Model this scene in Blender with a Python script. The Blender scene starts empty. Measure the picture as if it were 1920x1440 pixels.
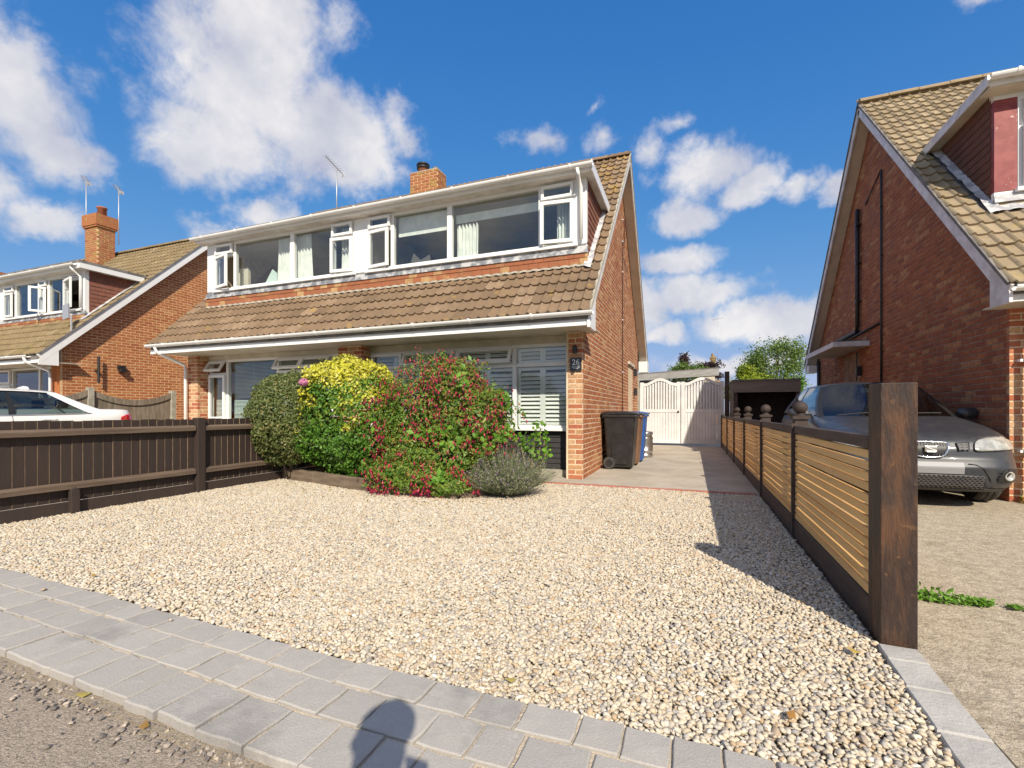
import bpy, bmesh, math, random
import numpy as np
from mathutils import Vector, Matrix, noise as mnoise
R = math.radians
random.seed(7); rng = np.random.default_rng(7)
SC = bpy.context.scene
COL = SC.collection

# ------------------------------------------------------------------ camera
cam_d = bpy.data.cameras.new('camera'); cam = bpy.data.objects.new('camera', cam_d); COL.objects.link(cam)
cam.location = (0, 0, 1.0); cam.rotation_euler = (R(90), 0, R(21.06))
cam_d.sensor_width = 36; cam_d.lens = 878 / 1920 * 36; cam_d.shift_y = 52 / 1920
cam_d.clip_start = 0.02; cam_d.clip_end = 2000
SC.camera = cam
SC.render.resolution_x, SC.render.resolution_y = 1024, 768

# ------------------------------------------------------------------ exposure, sun, sky
SC.view_settings.view_transform = 'Standard'; SC.view_settings.look = 'None'
SC.view_settings.exposure = 0.62; SC.view_settings.gamma = 1.0; SC.view_settings.use_curve_mapping = False
SC.cycles.max_bounces = 8; SC.cycles.transparent_max_bounces = 12; SC.cycles.caustics_reflective = False; SC.cycles.caustics_refractive = False
LDIR = Vector((-453.6, 766.2, -690.0)).normalized()
sun_d = bpy.data.lights.new('sun', 'SUN'); sun_d.energy = 3.9; sun_d.angle = R(0.5); sun_d.color = (1.0, 0.90, 0.74)
sun = bpy.data.objects.new('sun', sun_d); COL.objects.link(sun)
sun.rotation_euler = LDIR.to_track_quat('-Z', 'Y').to_euler(); sun.location = (10, -15, 20)

W = bpy.data.worlds.new('World'); SC.world = W; W.use_nodes = True
WT = W.node_tree; WT.nodes.clear()
class NG:
    """tiny node-graph helper"""
    def __init__(s, tree): s.t = tree
    def n(s, typ, **kw):
        nd = s.t.nodes.new(typ)
        for k, v in kw.items(): setattr(nd, k, v)
        return nd
    def put(s, sock, v):
        if isinstance(v, bpy.types.NodeSocket): s.t.links.new(v, sock)
        elif v is not None:
            try: sock.default_value = v
            except Exception:
                sock.default_value = tuple(v) + (1.0,)
    def math(s, op, a, b=None, c=None, clamp=False):
        nd = s.n('ShaderNodeMath', operation=op); nd.use_clamp = clamp
        for i, v in enumerate((a, b, c)):
            if v is not None: s.put(nd.inputs[i], v)
        return nd.outputs[0]
    def vec(s, op, a, b=None, scale=None):
        nd = s.n('ShaderNodeVectorMath', operation=op)
        s.put(nd.inputs[0], a)
        if b is not None: s.put(nd.inputs[1], b)
        if scale is not None: s.put(nd.inputs['Scale'], scale)
        return nd.outputs['Value'] if op in ('LENGTH', 'DOT_PRODUCT') else nd.outputs[0]
    def noise(s, vec, scale, detail=4, rough=0.55, dist=0.0):
        nd = s.n('ShaderNodeTexNoise'); s.put(nd.inputs['Vector'], vec)
        nd.inputs['Scale'].default_value = scale; nd.inputs['Detail'].default_value = detail
        nd.inputs['Roughness'].default_value = rough; nd.inputs['Distortion'].default_value = dist
        return nd
    def ramp(s, fac, stops, interp='LINEAR'):
        nd = s.n('ShaderNodeValToRGB'); s.put(nd.inputs[0], fac); cr = nd.color_ramp; cr.interpolation = interp
        while len(cr.elements) < len(stops): cr.elements.new(0.5)
        for e, (p, c) in zip(cr.elements, stops): e.position = p; e.color = (*c[:3], 1)
        return nd.outputs[0]
    def mix(s, fac, a, b, blend='MIX'):
        nd = s.n('ShaderNodeMix', data_type='RGBA', blend_type=blend)
        s.put(nd.inputs[0], fac)
        for i, v in ((6, a), (7, b)):
            if isinstance(v, bpy.types.NodeSocket): s.t.links.new(v, nd.inputs[i])
            else: nd.inputs[i].default_value = (*v[:3], 1)
        return nd.outputs[2]
    def smooth(s, x, lo, hi):
        nd = s.n('ShaderNodeMapRange', interpolation_type='SMOOTHSTEP'); s.put(nd.inputs[0], x)
        s.put(nd.inputs[1], lo); s.put(nd.inputs[2], hi); nd.inputs[3].default_value = 0; nd.inputs[4].default_value = 1
        return nd.outputs[0]

def build_sky():
    g = NG(WT)
    out = g.n('ShaderNodeOutputWorld'); bg = g.n('ShaderNodeBackground'); WT.links.new(bg.outputs[0], out.inputs[0])
    sky = g.n('ShaderNodeTexSky', sky_type='NISHITA'); sky.sun_disc = False
    sky.sun_elevation = R(37.8); sky.sun_rotation = math.atan2(453.6, -766.2)
    sky.air_density = 1.0; sky.dust_density = 0.1; sky.ozone_density = 6.0; sky.altitude = 400
    tc = g.n('ShaderNodeTexCoord'); d = tc.outputs['Generated']
    sep = g.n('ShaderNodeSeparateXYZ'); WT.links.new(d, sep.inputs[0])
    x, y, z = sep.outputs
    az = g.math('MULTIPLY', g.math('ARCTAN2', x, y), 57.29578)
    el = g.math('MULTIPLY', g.math('ARCSINE', z), 57.29578)
    cmb = g.n('ShaderNodeCombineXYZ'); WT.links.new(az, cmb.inputs[0]); WT.links.new(el, cmb.inputs[1])
    wn = g.noise(d, 7.0, 5, 0.6)
    warp = g.vec('SCALE', g.vec('SUBTRACT', wn.outputs['Color'], (0.5, 0.5, 0.5)), scale=7.0)
    p = g.vec('ADD', cmb.outputs[0], warp)
    # cumulus standing over the houses: azimuth, elevation and half sizes in degrees, weight
    clouds = [(-49.7,36.5,7.5,6.0,1),(-50.2,30.9,9.0,5.0,1),(-52.0,26.2,8.2,4.7,1),(-45.6,28.9,9.0,5.0,1),(-40.5,28.0,6.4,4.2,1),(-55.4,24.4,4.0,2.7,.8),(-35.1,30.4,3.7,1.9,.6),(-41.5,38.5,2.6,3.2,.5),
      (-68.2,25.4,4.6,5.6,1),(-69.6,29.2,3.4,2.0,.7),(-65.5,21.4,3.0,3.0,.8),(-63.0,27.3,2.1,1.3,.35),(-65.6,15.5,2.6,1.9,.9),(-69.3,17.5,2.8,2.6,.8),
      (1.8,25.9,4.8,2.7,.9),(6.6,23.5,4.2,2.2,.9),(-0.5,21.8,3.8,2.1,.9),(10.3,22.4,2.9,1.9,.9),(13.6,21.6,1.8,1.4,.8),(-10.7,30.1,1.9,1.9,.5),(-1.6,30.2,2.3,1.2,.5),(-17.2,29.7,3.2,1.5,.5),(-4.9,27.3,2.1,2.5,.55),
      (-2.5,16.6,4.8,1.7,.9),(0.7,12.8,6.4,2.2,1),(-4.6,12.0,3.2,3.0,.9),(-2.8,8.9,3.4,1.2,.8),(5.0,9.7,5.3,1.9,1),(9.6,8.8,4.4,2.5,1),(4.5,5.6,9.0,1.3,.8),
      (-49.2,20.0,4.0,2.0,.9),(-53.5,18.2,3.4,1.0,.6),(23.7,31.9,2.2,0.9,.5),(-11.4,33.4,1.4,0.6,.4),(17.0,7.0,6.0,3.0,.9),(-20,8,8,3,.9),(-36,9,9,3,.9),(-62,8,8,3,.9)]
    cur = None
    for a, e, ra, re, w in clouds:
        L = g.vec('LENGTH', g.vec('MULTIPLY', g.vec('SUBTRACT', p, (a, e, 0)), (1 / (ra * 1.25), 1 / (re * 1.3), 0)))
        v = g.math('MULTIPLY', g.math('SUBTRACT', 1.0, L), w)
        cur = v if cur is None else g.math('SMOOTH_MAX', cur, v, 0.12)
    fn = g.noise(d, 11.0, 9, 0.62, 0.3)
    fn2 = g.noise(d, 34.0, 6, 0.6)
    nz = g.math('ADD', g.math('MULTIPLY', g.math('SUBTRACT', fn.outputs[0], 0.5), 1.25), g.math('MULTIPLY', g.math('SUBTRACT', fn2.outputs[0], 0.5), 0.38))
    inframe = g.smooth(g.math('ADD', cur, nz), 0.02, 0.62)
    # added clouds over the unseen sky, cover raised for whiter fill light
    fo = g.noise(g.vec('MULTIPLY', d, (1, 1, 1.9)), 3.0, 8, 0.58)
    rest = g.smooth(fo.outputs[0], 0.42, 0.56)
    side = g.math('ABSOLUTE', g.math('ADD', az, 21.0))
    wgt = g.smooth(g.math('MAXIMUM', side, el), 56, 72)
    alpha = g.math('MAXIMUM', inframe, g.math('MULTIPLY', rest, wgt), clamp=True)
    alpha = g.math('MULTIPLY', alpha, 0.88)
    sh = g.noise(g.vec('ADD', d, (0, 0, 0.03)), 9.0, 6, 0.55)
    ccol = g.ramp(sh.outputs[0], [(0.30, (2.6, 2.6, 3.0)), (0.50, (3.4, 3.35, 3.5)), (0.68, (4.4, 4.2, 4.05))])
    hs = g.n('ShaderNodeHueSaturation'); hs.inputs['Saturation'].default_value = 1.22; hs.inputs['Value'].default_value = 0.92
    WT.links.new(sky.outputs[0], hs.inputs['Color'])
    # tone curve on the sky colour: dims the bright band towards the horizon
    soft = g.vec('DIVIDE', g.vec('MULTIPLY', hs.outputs[0], (1.40, 1.47, 2.41)), g.vec('ADD', g.vec('MULTIPLY', hs.outputs[0], (0.473, 0.473, 0.572)), (1, 1, 1)))
    colr = g.mix(alpha, soft, ccol)
    WT.links.new(colr, bg.inputs[0]); bg.inputs[1].default_value = 0.145
    W.cycles.sampling_method = 'MANUAL'; W.cycles.sample_map_resolution = 512
build_sky()

# ------------------------------------------------------------------ materials
MATS = {}
def mat(name, col, col2=None, scale=6.0, rough=0.7, bump=0.0, bscale=None, rnd=None, rstr=1.0, stretch=(1, 1, 1), detail=5, spec=0.5,
        metal=0.0, coat=0.0, contrast=(0.35, 0.65), dirt=None, grain=None, sss=0.0, alt=None):
    """Principled material from world-space noise; rnd = colour stops picked per piece (face attribute + per-object random)."""
    m = bpy.data.materials.new(name); m.use_nodes = True; t = m.node_tree; g = NG(t)
    b = t.nodes['Principled BSDF']
    geo = g.n('ShaderNodeNewGeometry'); pos = g.vec('MULTIPLY', geo.outputs['Position'], stretch)
    base = None
    if rnd:
        at = g.n('ShaderNodeAttribute', attribute_name='rnd'); oi = g.n('ShaderNodeObjectInfo')
        f = g.math('FRACT', g.math('ADD', at.outputs['Fac'], g.math('MULTIPLY', oi.outputs['Random'], 0.999)))
        base = g.ramp(f, rnd, 'LINEAR')
    if base is None: base = g.mix(0.0, col, col)
    if col2 is not None:
        nz = g.noise(pos, scale, detail, 0.6)
        f = g.smooth(nz.outputs[0], contrast[0], contrast[1])
        base = g.mix(g.math('MULTIPLY', f, rstr), base, col2)
    if alt:   # patches with a shape of their own (lichen, stains): colour, scale, lo, hi, amount
        for (ac, asc, lo, hi, amt) in alt:
            nz = g.noise(geo.outputs['Position'], asc, 6, 0.65)
            base = g.mix(g.math('MULTIPLY', g.smooth(nz.outputs[0], lo, hi), amt), base, ac)
    if grain:  # fine speckle: scale, strength
        nz = g.noise(pos, grain[0], 3, 0.7)
        k = g.math('ADD', 1.0 - grain[1] * 0.5, g.math('MULTIPLY', nz.outputs[0], grain[1]))
        base = g.mix(1.0, base, k, 'MULTIPLY') if False else g.vec('SCALE', base, scale=k)
    t.links.new(base, b.inputs['Base Color'])
    b.inputs['Roughness'].default_value = rough; b.inputs['Metallic'].default_value = metal
    b.inputs['Specular IOR Level'].default_value = spec
    b.inputs['Coat Weight'].default_value = coat; b.inputs['Coat Roughness'].default_value = 0.04
    if bump:
        bn = g.noise(pos, bscale or scale * 4, 5, 0.6); bp = g.n('ShaderNodeBump'); bp.inputs['Strength'].default_value = bump
        bp.inputs['Distance'].default_value = 0.01; t.links.new(bn.outputs[0], bp.inputs['Height']); t.links.new(bp.outputs[0], b.inputs['Normal'])
    MATS[name] = m; return m

def leaf_mat(name, stops, tone=None, trans=0.35, rough=0.45):
    m = bpy.data.materials.new(name); m.use_nodes = True; t = m.node_tree; g = NG(t); b = t.nodes['Principled BSDF']; out = t.nodes['Material Output']
    at = g.n('ShaderNodeAttribute', attribute_name='rnd'); base = g.ramp(at.outputs['Fac'], stops)
    if tone:
        a2 = g.n('ShaderNodeAttribute', attribute_name='tone'); base = g.mix(a2.outputs['Fac'], base, g.ramp(at.outputs['Fac'], tone))
    t.links.new(base, b.inputs['Base Color']); b.inputs['Roughness'].default_value = rough; b.inputs['Specular IOR Level'].default_value = 0.35
    tr = g.n('ShaderNodeBsdfTranslucent'); t.links.new(g.mix(0.5, base, (0.25, 0.4, 0.05)), tr.inputs[0])
    mx = g.n('ShaderNodeMixShader'); mx.inputs[0].default_value = trans
    t.links.new(b.outputs[0], mx.inputs[1]); t.links.new(tr.outputs[0], mx.inputs[2]); t.links.new(mx.outputs[0], out.inputs[0])
    MATS[name] = m; return m

def glass_mat(name, tint=(0.85, 0.92, 0.9), boost=0.07, rough=0.0):
    m = bpy.data.materials.new(name); m.use_nodes = True; t = m.node_tree; g = NG(t); out = t.nodes['Material Output']
    t.nodes.remove(t.nodes['Principled BSDF'])
    geo = g.n('ShaderNodeNewGeometry'); cs = g.math('ABSOLUTE', g.vec('DOT_PRODUCT', geo.outputs['Normal'], geo.outputs['Incoming']))
    fr = g.math('ADD', 0.04, g.math('MULTIPLY', g.math('POWER', g.math('SUBTRACT', 1.0, cs, clamp=True), 5.0), 0.96))
    gl = g.n('ShaderNodeBsdfGlossy'); gl.inputs['Roughness'].default_value = rough; gl.inputs['Color'].default_value = (0.95, 0.97, 1, 1)
    tr = g.n('ShaderNodeBsdfTransparent'); tr.inputs[0].default_value = (*tint, 1)
    mx = g.n('ShaderNodeMixShader'); t.links.new(g.math('ADD', g.math('MULTIPLY', fr, 1.1), boost, clamp=True), mx.inputs[0])
    t.links.new(tr.outputs[0], mx.inputs[1]); t.links.new(gl.outputs[0], mx.inputs[2]); t.links.new(mx.outputs[0], out.inputs[0])
    MATS[name] = m; return m

def c8(r, g_, b):   # sRGB 0-255 -> linear
    f = lambda v: (v / 12.92 if v <= 0.04045 else ((v + 0.055) / 1.055) ** 2.4)
    return tuple(f(v / 255) for v in (r, g_, b))

M = MATS
mat('upvc', (0.80, 0.80, 0.79), (0.70, 0.70, 0.68), 2.0, 0.35, rstr=0.35)
mat('white_paint', (0.74, 0.72, 0.69), (0.60, 0.57, 0.52), 5.0, 0.5, bump=0.1)
mat('cream_paint', (0.62, 0.56, 0.45), (0.52, 0.47, 0.38), 3.0, 0.6)
mat('gate_paint', (0.72, 0.72, 0.73), (0.63, 0.63, 0.64), 4.0, 0.5, bump=0.08)
mat('barge_white', (0.72, 0.70, 0.70), (0.55, 0.52, 0.50), 6.0, 0.55, bump=0.1)
mat('brick_main', (0.3, 0.12, 0.06), (0.20, 0.075, 0.04), 30.0, 0.9, bump=0.4, bscale=90, rnd=[(0.0, (0.38, 0.135, 0.06)), (0.3, (0.46, 0.18, 0.08)), (0.55, (0.34, 0.12, 0.06)), (0.8, (0.50, 0.235, 0.11)), (0.97, (0.55, 0.31, 0.15))], rstr=0.5, spec=0.2)
mat('brick_pillar', (0.3, 0.12, 0.06), (0.22, 0.08, 0.05), 30.0, 0.9, bump=0.4, bscale=90, rnd=[(0.0, (0.42, 0.13, 0.07)), (0.4, (0.50, 0.20, 0.10)), (0.7, (0.55, 0.33, 0.17)), (0.95, (0.62, 0.42, 0.25))], rstr=0.4, spec=0.2)
mat('brick_left', (0.3, 0.12, 0.06), (0.24, 0.08, 0.03), 30.0, 0.9, bump=0.4, bscale=90, rnd=[(0.0, (0.42, 0.145, 0.055)), (0.4, (0.49, 0.19, 0.07)), (0.7, (0.38, 0.125, 0.05)), (0.95, (0.55, 0.26, 0.10))], rstr=0.5, spec=0.2)
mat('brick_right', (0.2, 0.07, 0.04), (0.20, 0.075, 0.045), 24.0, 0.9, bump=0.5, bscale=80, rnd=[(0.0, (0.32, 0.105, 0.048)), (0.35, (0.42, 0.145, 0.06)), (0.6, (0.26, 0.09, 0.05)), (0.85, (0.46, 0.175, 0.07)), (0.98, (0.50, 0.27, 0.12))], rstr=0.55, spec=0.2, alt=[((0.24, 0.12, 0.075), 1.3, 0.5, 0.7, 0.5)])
mat('brick_chimney', (0.3, 0.12, 0.06), (0.24, 0.11, 0.05), 20.0, 0.9, bump=0.4, rnd=[(0.0, (0.36, 0.12, 0.055)), (0.5, (0.44, 0.17, 0.075)), (0.95, (0.36, 0.19, 0.085))], rstr=0.5, spec=0.2, alt=[((0.36, 0.27, 0.07), 5.0, 0.52, 0.66, 0.8), ((0.10, 0.07, 0.05), 3.0, 0.55, 0.75, 0.5)])
mat('mortar', (0.74, 0.59, 0.42), (0.60, 0.46, 0.32), 9.0, 0.95, bump=0.5, bscale=120, spec=0.1)
mat('mortar_left', (0.70, 0.50, 0.31), (0.58, 0.40, 0.23), 9.0, 0.95, bump=0.5, bscale=120, spec=0.1)
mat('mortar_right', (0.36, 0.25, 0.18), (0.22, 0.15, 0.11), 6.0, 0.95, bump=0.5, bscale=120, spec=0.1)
TR = [(0.0, (0.165, 0.115, 0.075)), (0.35, (0.24, 0.165, 0.105)), (0.65, (0.20, 0.14, 0.09)), (0.97, (0.30, 0.215, 0.145))]
mat('roof_tile', (0.3, 0.2, 0.12), (0.17, 0.12, 0.08), 9.0, 0.92, bump=0.5, bscale=60, rnd=TR, rstr=0.45, spec=0.15, alt=[((0.40, 0.25, 0.05), 4.0, 0.60, 0.70, 0.5), ((0.45, 0.40, 0.33), 60, 0.66, 0.72, 0.6), ((0.11, 0.08, 0.055), 1.1, 0.55, 0.75, 0.45)])
mat('roof_tile_lichen', (0.3, 0.2, 0.12), (0.17, 0.12, 0.08), 9.0, 0.92, bump=0.5, bscale=60, rnd=TR, rstr=0.45, spec=0.15, alt=[((0.40, 0.25, 0.04), 6.0, 0.50, 0.64, 0.7), ((0.11, 0.08, 0.055), 2.1, 0.55, 0.75, 0.4)])
TR2 = [(0.0, (0.27, 0.215, 0.14)), (0.35, (0.36, 0.285, 0.185)), (0.65, (0.30, 0.235, 0.155)), (0.97, (0.42, 0.34, 0.23))]
mat('roof_tile_right', (0.3, 0.2, 0.12), (0.24, 0.18, 0.11), 9.0, 0.92, bump=0.5, bscale=60, rnd=TR2, rstr=0.5, spec=0.15, alt=[((0.42, 0.31, 0.08), 4.0, 0.58, 0.70, 0.5), ((0.16, 0.12, 0.08), 2.1, 0.58, 0.75, 0.5)])
TR3 = [(0.0, (0.20, 0.15, 0.08)), (0.35, (0.27, 0.20, 0.115)), (0.65, (0.23, 0.175, 0.10)), (0.97, (0.31, 0.235, 0.14))]
mat('roof_tile_left', (0.3, 0.2, 0.12), (0.15, 0.12, 0.075), 9.0, 0.92, bump=0.5, bscale=60, rnd=TR3, rstr=0.45, spec=0.15, alt=[((0.34, 0.27, 0.09), 4.0, 0.56, 0.70, 0.5)])
mat('plain_tile', (0.3, 0.1, 0.05), (0.26, 0.12, 0.06), 12.0, 0.9, bump=0.3, rnd=[(0.0, (0.29, 0.105, 0.055)), (0.4, (0.34, 0.12, 0.06)), (0.80, (0.28, 0.11, 0.06)), (0.86, (0.42, 0.25, 0.12)), (0.98, (0.48, 0.31, 0.15))], rstr=0.5, spec=0.2, alt=[((0.48, 0.32, 0.16), 2.2, 0.55, 0.68, 0.6)])
mat('hung_tile', (0.2, 0.09, 0.06), (0.14, 0.07, 0.05), 12.0, 0.9, bump=0.3, rnd=[(0.0, (0.20, 0.085, 0.06)), (0.5, (0.25, 0.10, 0.065)), (0.97, (0.22, 0.10, 0.075))], rstr=0.5, spec=0.2)
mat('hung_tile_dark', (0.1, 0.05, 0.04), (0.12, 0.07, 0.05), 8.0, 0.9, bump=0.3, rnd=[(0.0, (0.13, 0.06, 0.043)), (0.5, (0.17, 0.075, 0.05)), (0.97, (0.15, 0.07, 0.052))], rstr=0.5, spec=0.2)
mat('lead', (0.20, 0.21, 0.23), (0.50, 0.50, 0.50), 7.0, 0.6, bump=0.3, contrast=(0.42, 0.60), metal=0.2)
mat('lead_pale', (0.34, 0.34, 0.36), (0.60, 0.59, 0.58), 8.0, 0.6, bump=0.4, contrast=(0.42, 0.60))
mat('felt', (0.12, 0.115, 0.11), (0.22, 0.20, 0.18), 5.0, 0.95, bump=0.5)
mat('black_plastic', (0.014, 0.013, 0.013), (0.024, 0.022, 0.021), 8.0, 0.38, bump=0.05)
mat('black_board', (0.020, 0.019, 0.020), (0.035, 0.032, 0.032), 10.0, 0.6, stretch=(0.3, 1, 3))
mat('dark_metal', (0.03, 0.03, 0.032), None, rough=0.45, metal=0.3)
mat('brown_pipe', (0.05, 0.025, 0.018), None, rough=0.4)
mat('interior', (0.55, 0.52, 0.47), (0.45, 0.42, 0.38), 2.0, 0.9)
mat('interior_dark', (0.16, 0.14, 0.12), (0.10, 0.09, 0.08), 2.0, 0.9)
mat('curtain', (0.78, 0.79, 0.76), (0.66, 0.68, 0.66), 6.0, 0.9)
mat('blind_green', (0.60, 0.70, 0.66), (0.52, 0.62, 0.59), 3.0, 0.7)
mat('fence_brown', (0.036, 0.024, 0.020), (0.055, 0.035, 0.027), 5.0, 0.7, bump=0.4, bscale=40, stretch=(4, 4, 0.35), contrast=(0.3, 0.75), rnd=[(0, (0.032, 0.021, 0.018)), (0.5, (0.045, 0.029, 0.024)), (1, (0.038, 0.026, 0.022))], rstr=0.6)
mat('fence_rail', (0.10, 0.068, 0.047), (0.17, 0.12, 0.085), 5.0, 0.75, bump=0.4, bscale=40, stretch=(4, 0.35, 4), contrast=(0.3, 0.75))
mat('fence_edge', (0.32, 0.23, 0.14), (0.20, 0.14, 0.09), 9.0, 0.8)
mat('post_oak', (0.030, 0.016, 0.011), (0.098, 0.044, 0.019), 7.0, 0.6, bump=0.7, bscale=44, stretch=(2.6, 2.6, 0.5), contrast=(0.42, 0.66), detail=8, alt=[((0.028, 0.020, 0.017), 3.2, 0.50, 0.66, 0.75), ((0.20, 0.10, 0.04), 17.0, 0.62, 0.70, 0.5)])
mat('dark_timber', (0.045, 0.030, 0.025), (0.075, 0.050, 0.040), 5.0, 0.7, bump=0.5, bscale=40, stretch=(4, 0.5, 4))
mat('slat_wood', (0.42, 0.25, 0.095), (0.58, 0.32, 0.10), 6.0, 0.6, bump=0.35, bscale=50, stretch=(5, 0.35, 5), contrast=(0.3, 0.7), rnd=[(0, (0.62, 0.37, 0.13)), (0.35, (0.80, 0.52, 0.21)), (0.7, (0.68, 0.44, 0.19)), (1, (0.82, 0.50, 0.17))], rstr=0.6, alt=[((0.24, 0.12, 0.04), 7.0, 0.66, 0.72, 0.5)])
mat('carport_wood', (0.19, 0.155, 0.13), (0.24, 0.20, 0.17), 3.0, 0.8, stretch=(0.5, 4, 4), bump=0.3)
mat('weathered', (0.27, 0.22, 0.165), (0.17, 0.135, 0.10), 6.0, 0.85, bump=0.5, stretch=(3, 3, 0.4), alt=[((0.10, 0.12, 0.05), 3.0, 0.55, 0.72, 0.5)])
mat('conc_post', (0.40, 0.37, 0.31), (0.30, 0.28, 0.22), 9.0, 0.9, bump=0.4)
mat('sleeper', (0.14, 0.10, 0.07), (0.22, 0.165, 0.115), 4.0, 0.8, bump=0.6, bscale=30, stretch=(0.6, 2, 5))
mat('soil', (0.06, 0.042, 0.03), (0.10, 0.075, 0.05), 12.0, 0.95, bump=1.0, bscale=40)
mat('drive', (0.47, 0.42, 0.35), (0.38, 0.335, 0.27), 1.6, 0.9, bump=0.35, bscale=70, grain=(120, 0.35), spec=0.2, alt=[((0.30, 0.265, 0.21), 5.0, 0.56, 0.72, 0.5), ((0.52, 0.50, 0.46), 2.4, 0.55, 0.7, 0.5)])
mat('drive_right', (0.49, 0.42, 0.32), (0.36, 0.305, 0.225), 14.0, 0.92, bump=1.0, bscale=70, grain=(80, 1.1), spec=0.2, detail=8, alt=[((0.25, 0.195, 0.13), 1.6, 0.54, 0.70, 0.55), ((0.55, 0.47, 0.36), 34.0, 0.56, 0.64, 0.6), ((0.17, 0.13, 0.09), 48, 0.60, 0.66, 0.6)])
mat('asphalt', (0.42, 0.35, 0.28), (0.31, 0.26, 0.205), 60.0, 0.92, bump=1.0, bscale=130, grain=(160, 0.9), spec=0.2, detail=6, alt=[((0.13, 0.115, 0.10), 85.0, 0.57, 0.64, 0.85), ((0.43, 0.37, 0.30), 110.0, 0.60, 0.66, 0.8), ((0.20, 0.175, 0.15), 2.0, 0.5, 0.7, 0.35)])
mat('ground', (0.22, 0.20, 0.16), (0.12, 0.14, 0.06), 0.4, 0.95)
mat('bedding', (0.58, 0.49, 0.38), (0.44, 0.37, 0.28), 25.0, 0.95, bump=0.9, bscale=90)
mat('block', (0.3, 0.29, 0.28), (0.36, 0.345, 0.325), 9.0, 0.9, bump=0.3, bscale=150, grain=(190, 0.5), spec=0.25, rnd=[(0, (0.36, 0.335, 0.305)), (0.5, (0.41, 0.385, 0.35)), (0.8, (0.33, 0.31, 0.285)), (1, (0.38, 0.355, 0.325))], rstr=0.5, alt=[((0.50, 0.485, 0.46), 13.0, 0.60, 0.70, 0.45), ((0.22, 0.21, 0.20), 1.7, 0.54, 0.66, 0.6), ((0.47, 0.43, 0.37), 30, 0.62, 0.70, 0.4)])
mat('joint_dirt', (0.10, 0.085, 0.07), (0.18, 0.15, 0.12), 20, 0.95)
mat('kerb', (0.46, 0.44, 0.41), (0.38, 0.365, 0.34), 6.0, 0.9, bump=0.4, bscale=60, grain=(120, 0.25), spec=0.25)
mat('red_block', (0.42, 0.16, 0.11), (0.33, 0.12, 0.085), 12.0, 0.9, bump=0.4, rnd=[(0, (0.38, 0.14, 0.10)), (1, (0.47, 0.20, 0.14))], rstr=0.5)
mat('gravel_base', (0.36, 0.30, 0.225), (0.27, 0.22, 0.16), 60, 0.95, bump=1.0, bscale=120)
mat('pebble', (0.5, 0.42, 0.32), (0.42, 0.33, 0.23), 45, 0.75, rnd=[(0.0, (0.47, 0.38, 0.27)), (0.16, (0.58, 0.50, 0.375)), (0.34, (0.53, 0.455, 0.35)), (0.46, (0.35, 0.335, 0.31)), (0.54, (0.56, 0.51, 0.43)), (0.75, (0.62, 0.55, 0.43)), (0.88, (0.44, 0.31, 0.18)), (0.93, (0.27, 0.26, 0.25)), (0.97, (0.70, 0.655, 0.57))], rstr=0.22, spec=0.35)
mat('grit', (0.3, 0.26, 0.22), None, rough=0.9, rnd=[(0, (0.13, 0.115, 0.105)), (0.6, (0.28, 0.24, 0.20)), (1, (0.46, 0.38, 0.30))])
mat('terracotta', (0.40, 0.14, 0.07), (0.30, 0.11, 0.06), 12, 0.8)
mat('steel', (0.55, 0.54, 0.53), (0.45, 0.44, 0.42), 12, 0.32, metal=0.9)
mat('galv', (0.50, 0.51, 0.53), None, rough=0.5, metal=0.6)
mat('bin_brown', (0.20, 0.105, 0.06), (0.15, 0.08, 0.045), 9, 0.45)
mat('bin_blue', (0.012, 0.075, 0.30), (0.02, 0.10, 0.36), 5, 0.4)
mat('red_panel', (0.21, 0.032, 0.034), (0.28, 0.06, 0.055), 9, 0.6, alt=[((0.7, 0.6, 0.55), 11, 0.66, 0.70, 0.8)])
mat('bark', (0.16, 0.12, 0.085), (0.10, 0.075, 0.055), 12, 0.9, bump=0.6)
mat('twig', (0.24, 0.17, 0.11), (0.17, 0.12, 0.08), 15, 0.9)
mat('sign_black', (0.022, 0.026, 0.035), None, rough=0.35)
mat('sign_white', (0.80, 0.80, 0.78), None, rough=0.5)
mat('car_white', (0.80, 0.80, 0.80), None, rough=0.25, coat=0.8)
mat('car_grey', (0.030, 0.034, 0.042), (0.066, 0.064, 0.064), 8.0, 0.45, metal=0.1, coat=0.3, rstr=0.5, contrast=(0.4, 0.7), detail=8)
mat('car_roof_dusty', (0.16, 0.15, 0.145), None, rough=0.5, metal=0.3, coat=0.2)
mat('car_black', (0.012, 0.012, 0.013), None, rough=0.5)
mat('rubber', (0.022, 0.021, 0.021), (0.06, 0.055, 0.05), 20, 0.8)
mat('chrome', (0.75, 0.76, 0.78), None, rough=0.12, metal=1.0)
mat('plate', (0.25, 0.25, 0.26), None, rough=0.5)
mat('lens_clear', (0.26, 0.265, 0.25), (0.42, 0.42, 0.39), 14, 0.12, coat=0.8, spec=0.8)
mat('lens_red', (0.55, 0.01, 0.015), None, rough=0.12, coat=0.8)
mat('skin', (0.50, 0.30, 0.22), None, rough=0.6); mat('cloth', (0.05, 0.06, 0.09), (0.08, 0.09, 0.12), 20, 0.9); mat('hair', (0.05, 0.035, 0.025), None, rough=0.7)
mat('buff_chimney', (0.32, 0.215, 0.09), (0.22, 0.14, 0.06), 5, 0.9)
mat('slab_grey', (0.36, 0.35, 0.34), (0.28, 0.27, 0.25), 4, 0.9, bump=0.3, stretch=(1, 1, 4))
mat('door_cream', (0.68, 0.57, 0.42), None, rough=0.5)
glass_mat('glass', (0.95, 0.975, 0.965), 0.012); glass_mat('glass_dark', (0.55, 0.62, 0.62), 0.16); glass_mat('car_glass', (0.36, 0.43, 0.42), 0.03)
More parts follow.
